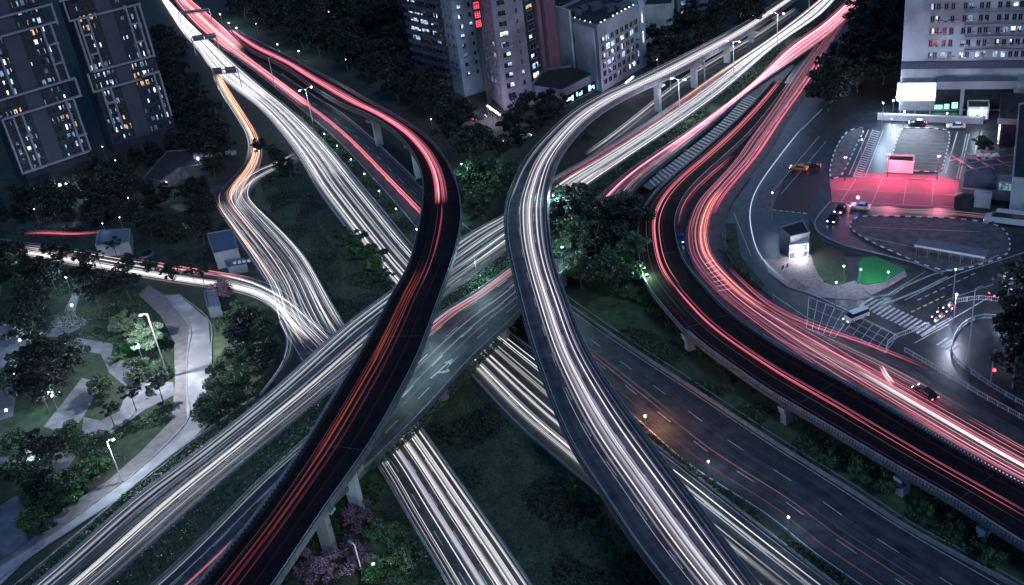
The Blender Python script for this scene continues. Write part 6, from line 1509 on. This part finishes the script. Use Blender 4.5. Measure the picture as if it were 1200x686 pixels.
stream('red trails sweeping round the black ring viaduct', [
  bd(WA, WB, 9, t0=0.3, t1=0.66, pal=RED+[((1,.35,.35),2)], wr=(0.12,0.35), sr=(0.4,1.8), lanes=[.40,.46,.58], jit=0.010, sy=(95,345), drift=0.008, partial=0.05),
  bd(WA, WB, 7, t0=0.4, t1=0.62, pal=RED, wr=(0.10,0.25), sr=(0.3,1.1), lanes=[.46,.53], jit=0.01, sy=(330,620), drift=0.006, partial=0.3),
  bd(WA, WB, 6, t0=0.1, t1=0.85, pal=RED+[((.5,.6,.7),4)], wr=(0.05,0.12), sr=(0.03,0.25), sy=(150,620), drift=0.004, partial=0.4)])
stream('orange red trails on the inner street curving into the junction', [
  bd(FA, FB, 13, t0=0.28, t1=0.66, pal=[((1,.22,.16),3),((1,.38,.28),2)], wr=(0.2,0.5), sr=(0.3,1.5), lanes=[.42,.56], jit=0.04, sy=(222,372), drift=0.02, partial=0.2),
  bd(FA, FB, 10, t0=0.4, t1=0.8, pal=RED, wr=(0.12,0.35), sr=(0.2,1.6), lanes=[.52,.66], jit=0.04, sy=(60,262), drift=0.02, partial=0.2)])
stream('red and pink white trails across the junction to the right edge', [
  bd(FA, FB, 30, t0=0.03, t1=0.6, pal=RED+[((1,.5,.5),5)], wr=(0.07,0.24), sr=(0.08,1.2), sx=(845,1270), drift=0.05, partial=0.6),
  bd(FA, FB, 7, t0=0.26, t1=0.42, pal=[((1,.78,.78),1)], wr=(0.25,0.7), sr=(0.4,1.4), lanes=[.33], jit=0.03, sx=(1010,1270), drift=0.01, partial=0.4),
  bd(FA, FB, 8, t0=0.02, t1=0.2, pal=RED+HOTP, wr=(0.1,0.3), sr=(0.4,1.5), sx=(1060,1270), drift=0.01, partial=0.3),
  bd(FA, FB, 5, t0=0.45, t1=0.75, pal=RED+HOTP, wr=(0.08,0.16), sr=(0.3,1.0), sx=(1110,1270), drift=0.04, partial=0.3)])
jl = [(853,318,0),(880,345,0),(908,367,0),(950,386,0),(1000,402,0),(1040,417,0),(1085,436,0)]
ja, jb = strip(jl, [(x+2, y-3, z) for x, y, z in jl])
xa, xb = strip([(905,398,0),(960,425,0),(1020,455,0),(1100,500,0)], [(905,362,0),(980,398,0),(1050,430,0),(1140,480,0)])
stream('broken red and pink streaks scattered over the junction above the viaduct', [bd(xa, xb, 40, t0=0.02, t1=0.95, pal=RED+HOTP+MAUVE, wr=(0.07,0.2), sr=(0.1,1.0), partial=1.0, drift=0.04)])
stream('long single red trail crossing the junction below the hatched box', [bd(ja, jb, 3, t0=0.3, t1=0.8, pal=[((1,.2,.28),1)], wr=(0.15,0.3), sr=(0.8,1.6), partial=0, drift=0.05)])
ka, kb_ = strip([(1028,434,0),(1034,446,0),(1043,457,0)], [(1036,431,0),(1042,441,0),(1050,451,0)])
stream('short bright pink curl of trails in front of the black car', [bd(ka, kb_, 6, t0=0, t1=1, pal=[((1,.5,.5),1)], wr=(0.15,0.35), sr=(1.0,2.2), partial=0)])
stream('narrow red trails on the dipping ramp between viaduct and street', [bd(EA, EB, 5, t0=0.2, t1=0.7, pal=RED, wr=(0.1,0.25), sr=(0.3,1.3), lanes=[.4,.55], jit=0.03, sy=(180,270), partial=0.1)])
wl = [(941,151,0),(917,181,0),(891,217,0),(880,241,0),(879,265,0),(887,297,0),(903,318,0),(926,336,0)]
wa, wb = strip(wl, [(x+1.2, y+0.4, z) for x, y, z in wl])
stream('thin blue white trail hooking round the dark street right of the ring viaduct', [bd(wa, wb, 2, t0=0.2, t1=0.8, pal=[((.62,.74,1),1)], wr=(0.15,0.25), sr=(0.8,1.2), partial=0)])
yl = [(975,243,0),(1010,246,0),(1060,249,0),(1110,251,0),(1160,256,0),(1200,262,0)]
ya, yb = strip(yl, [(x, y+4, z) for x, y, z in yl])
stream('faint amber and white trails along the lane between red bus bay and oval island', [bd(ya, yb, 5, t0=0.1, t1=0.9, pal=[((1,.7,.5),1),((.9,.9,1),1),((1,.3,.4),1)], wr=(0.1,0.25), sr=(0.1,0.9), partial=0.4, drift=0.1)])
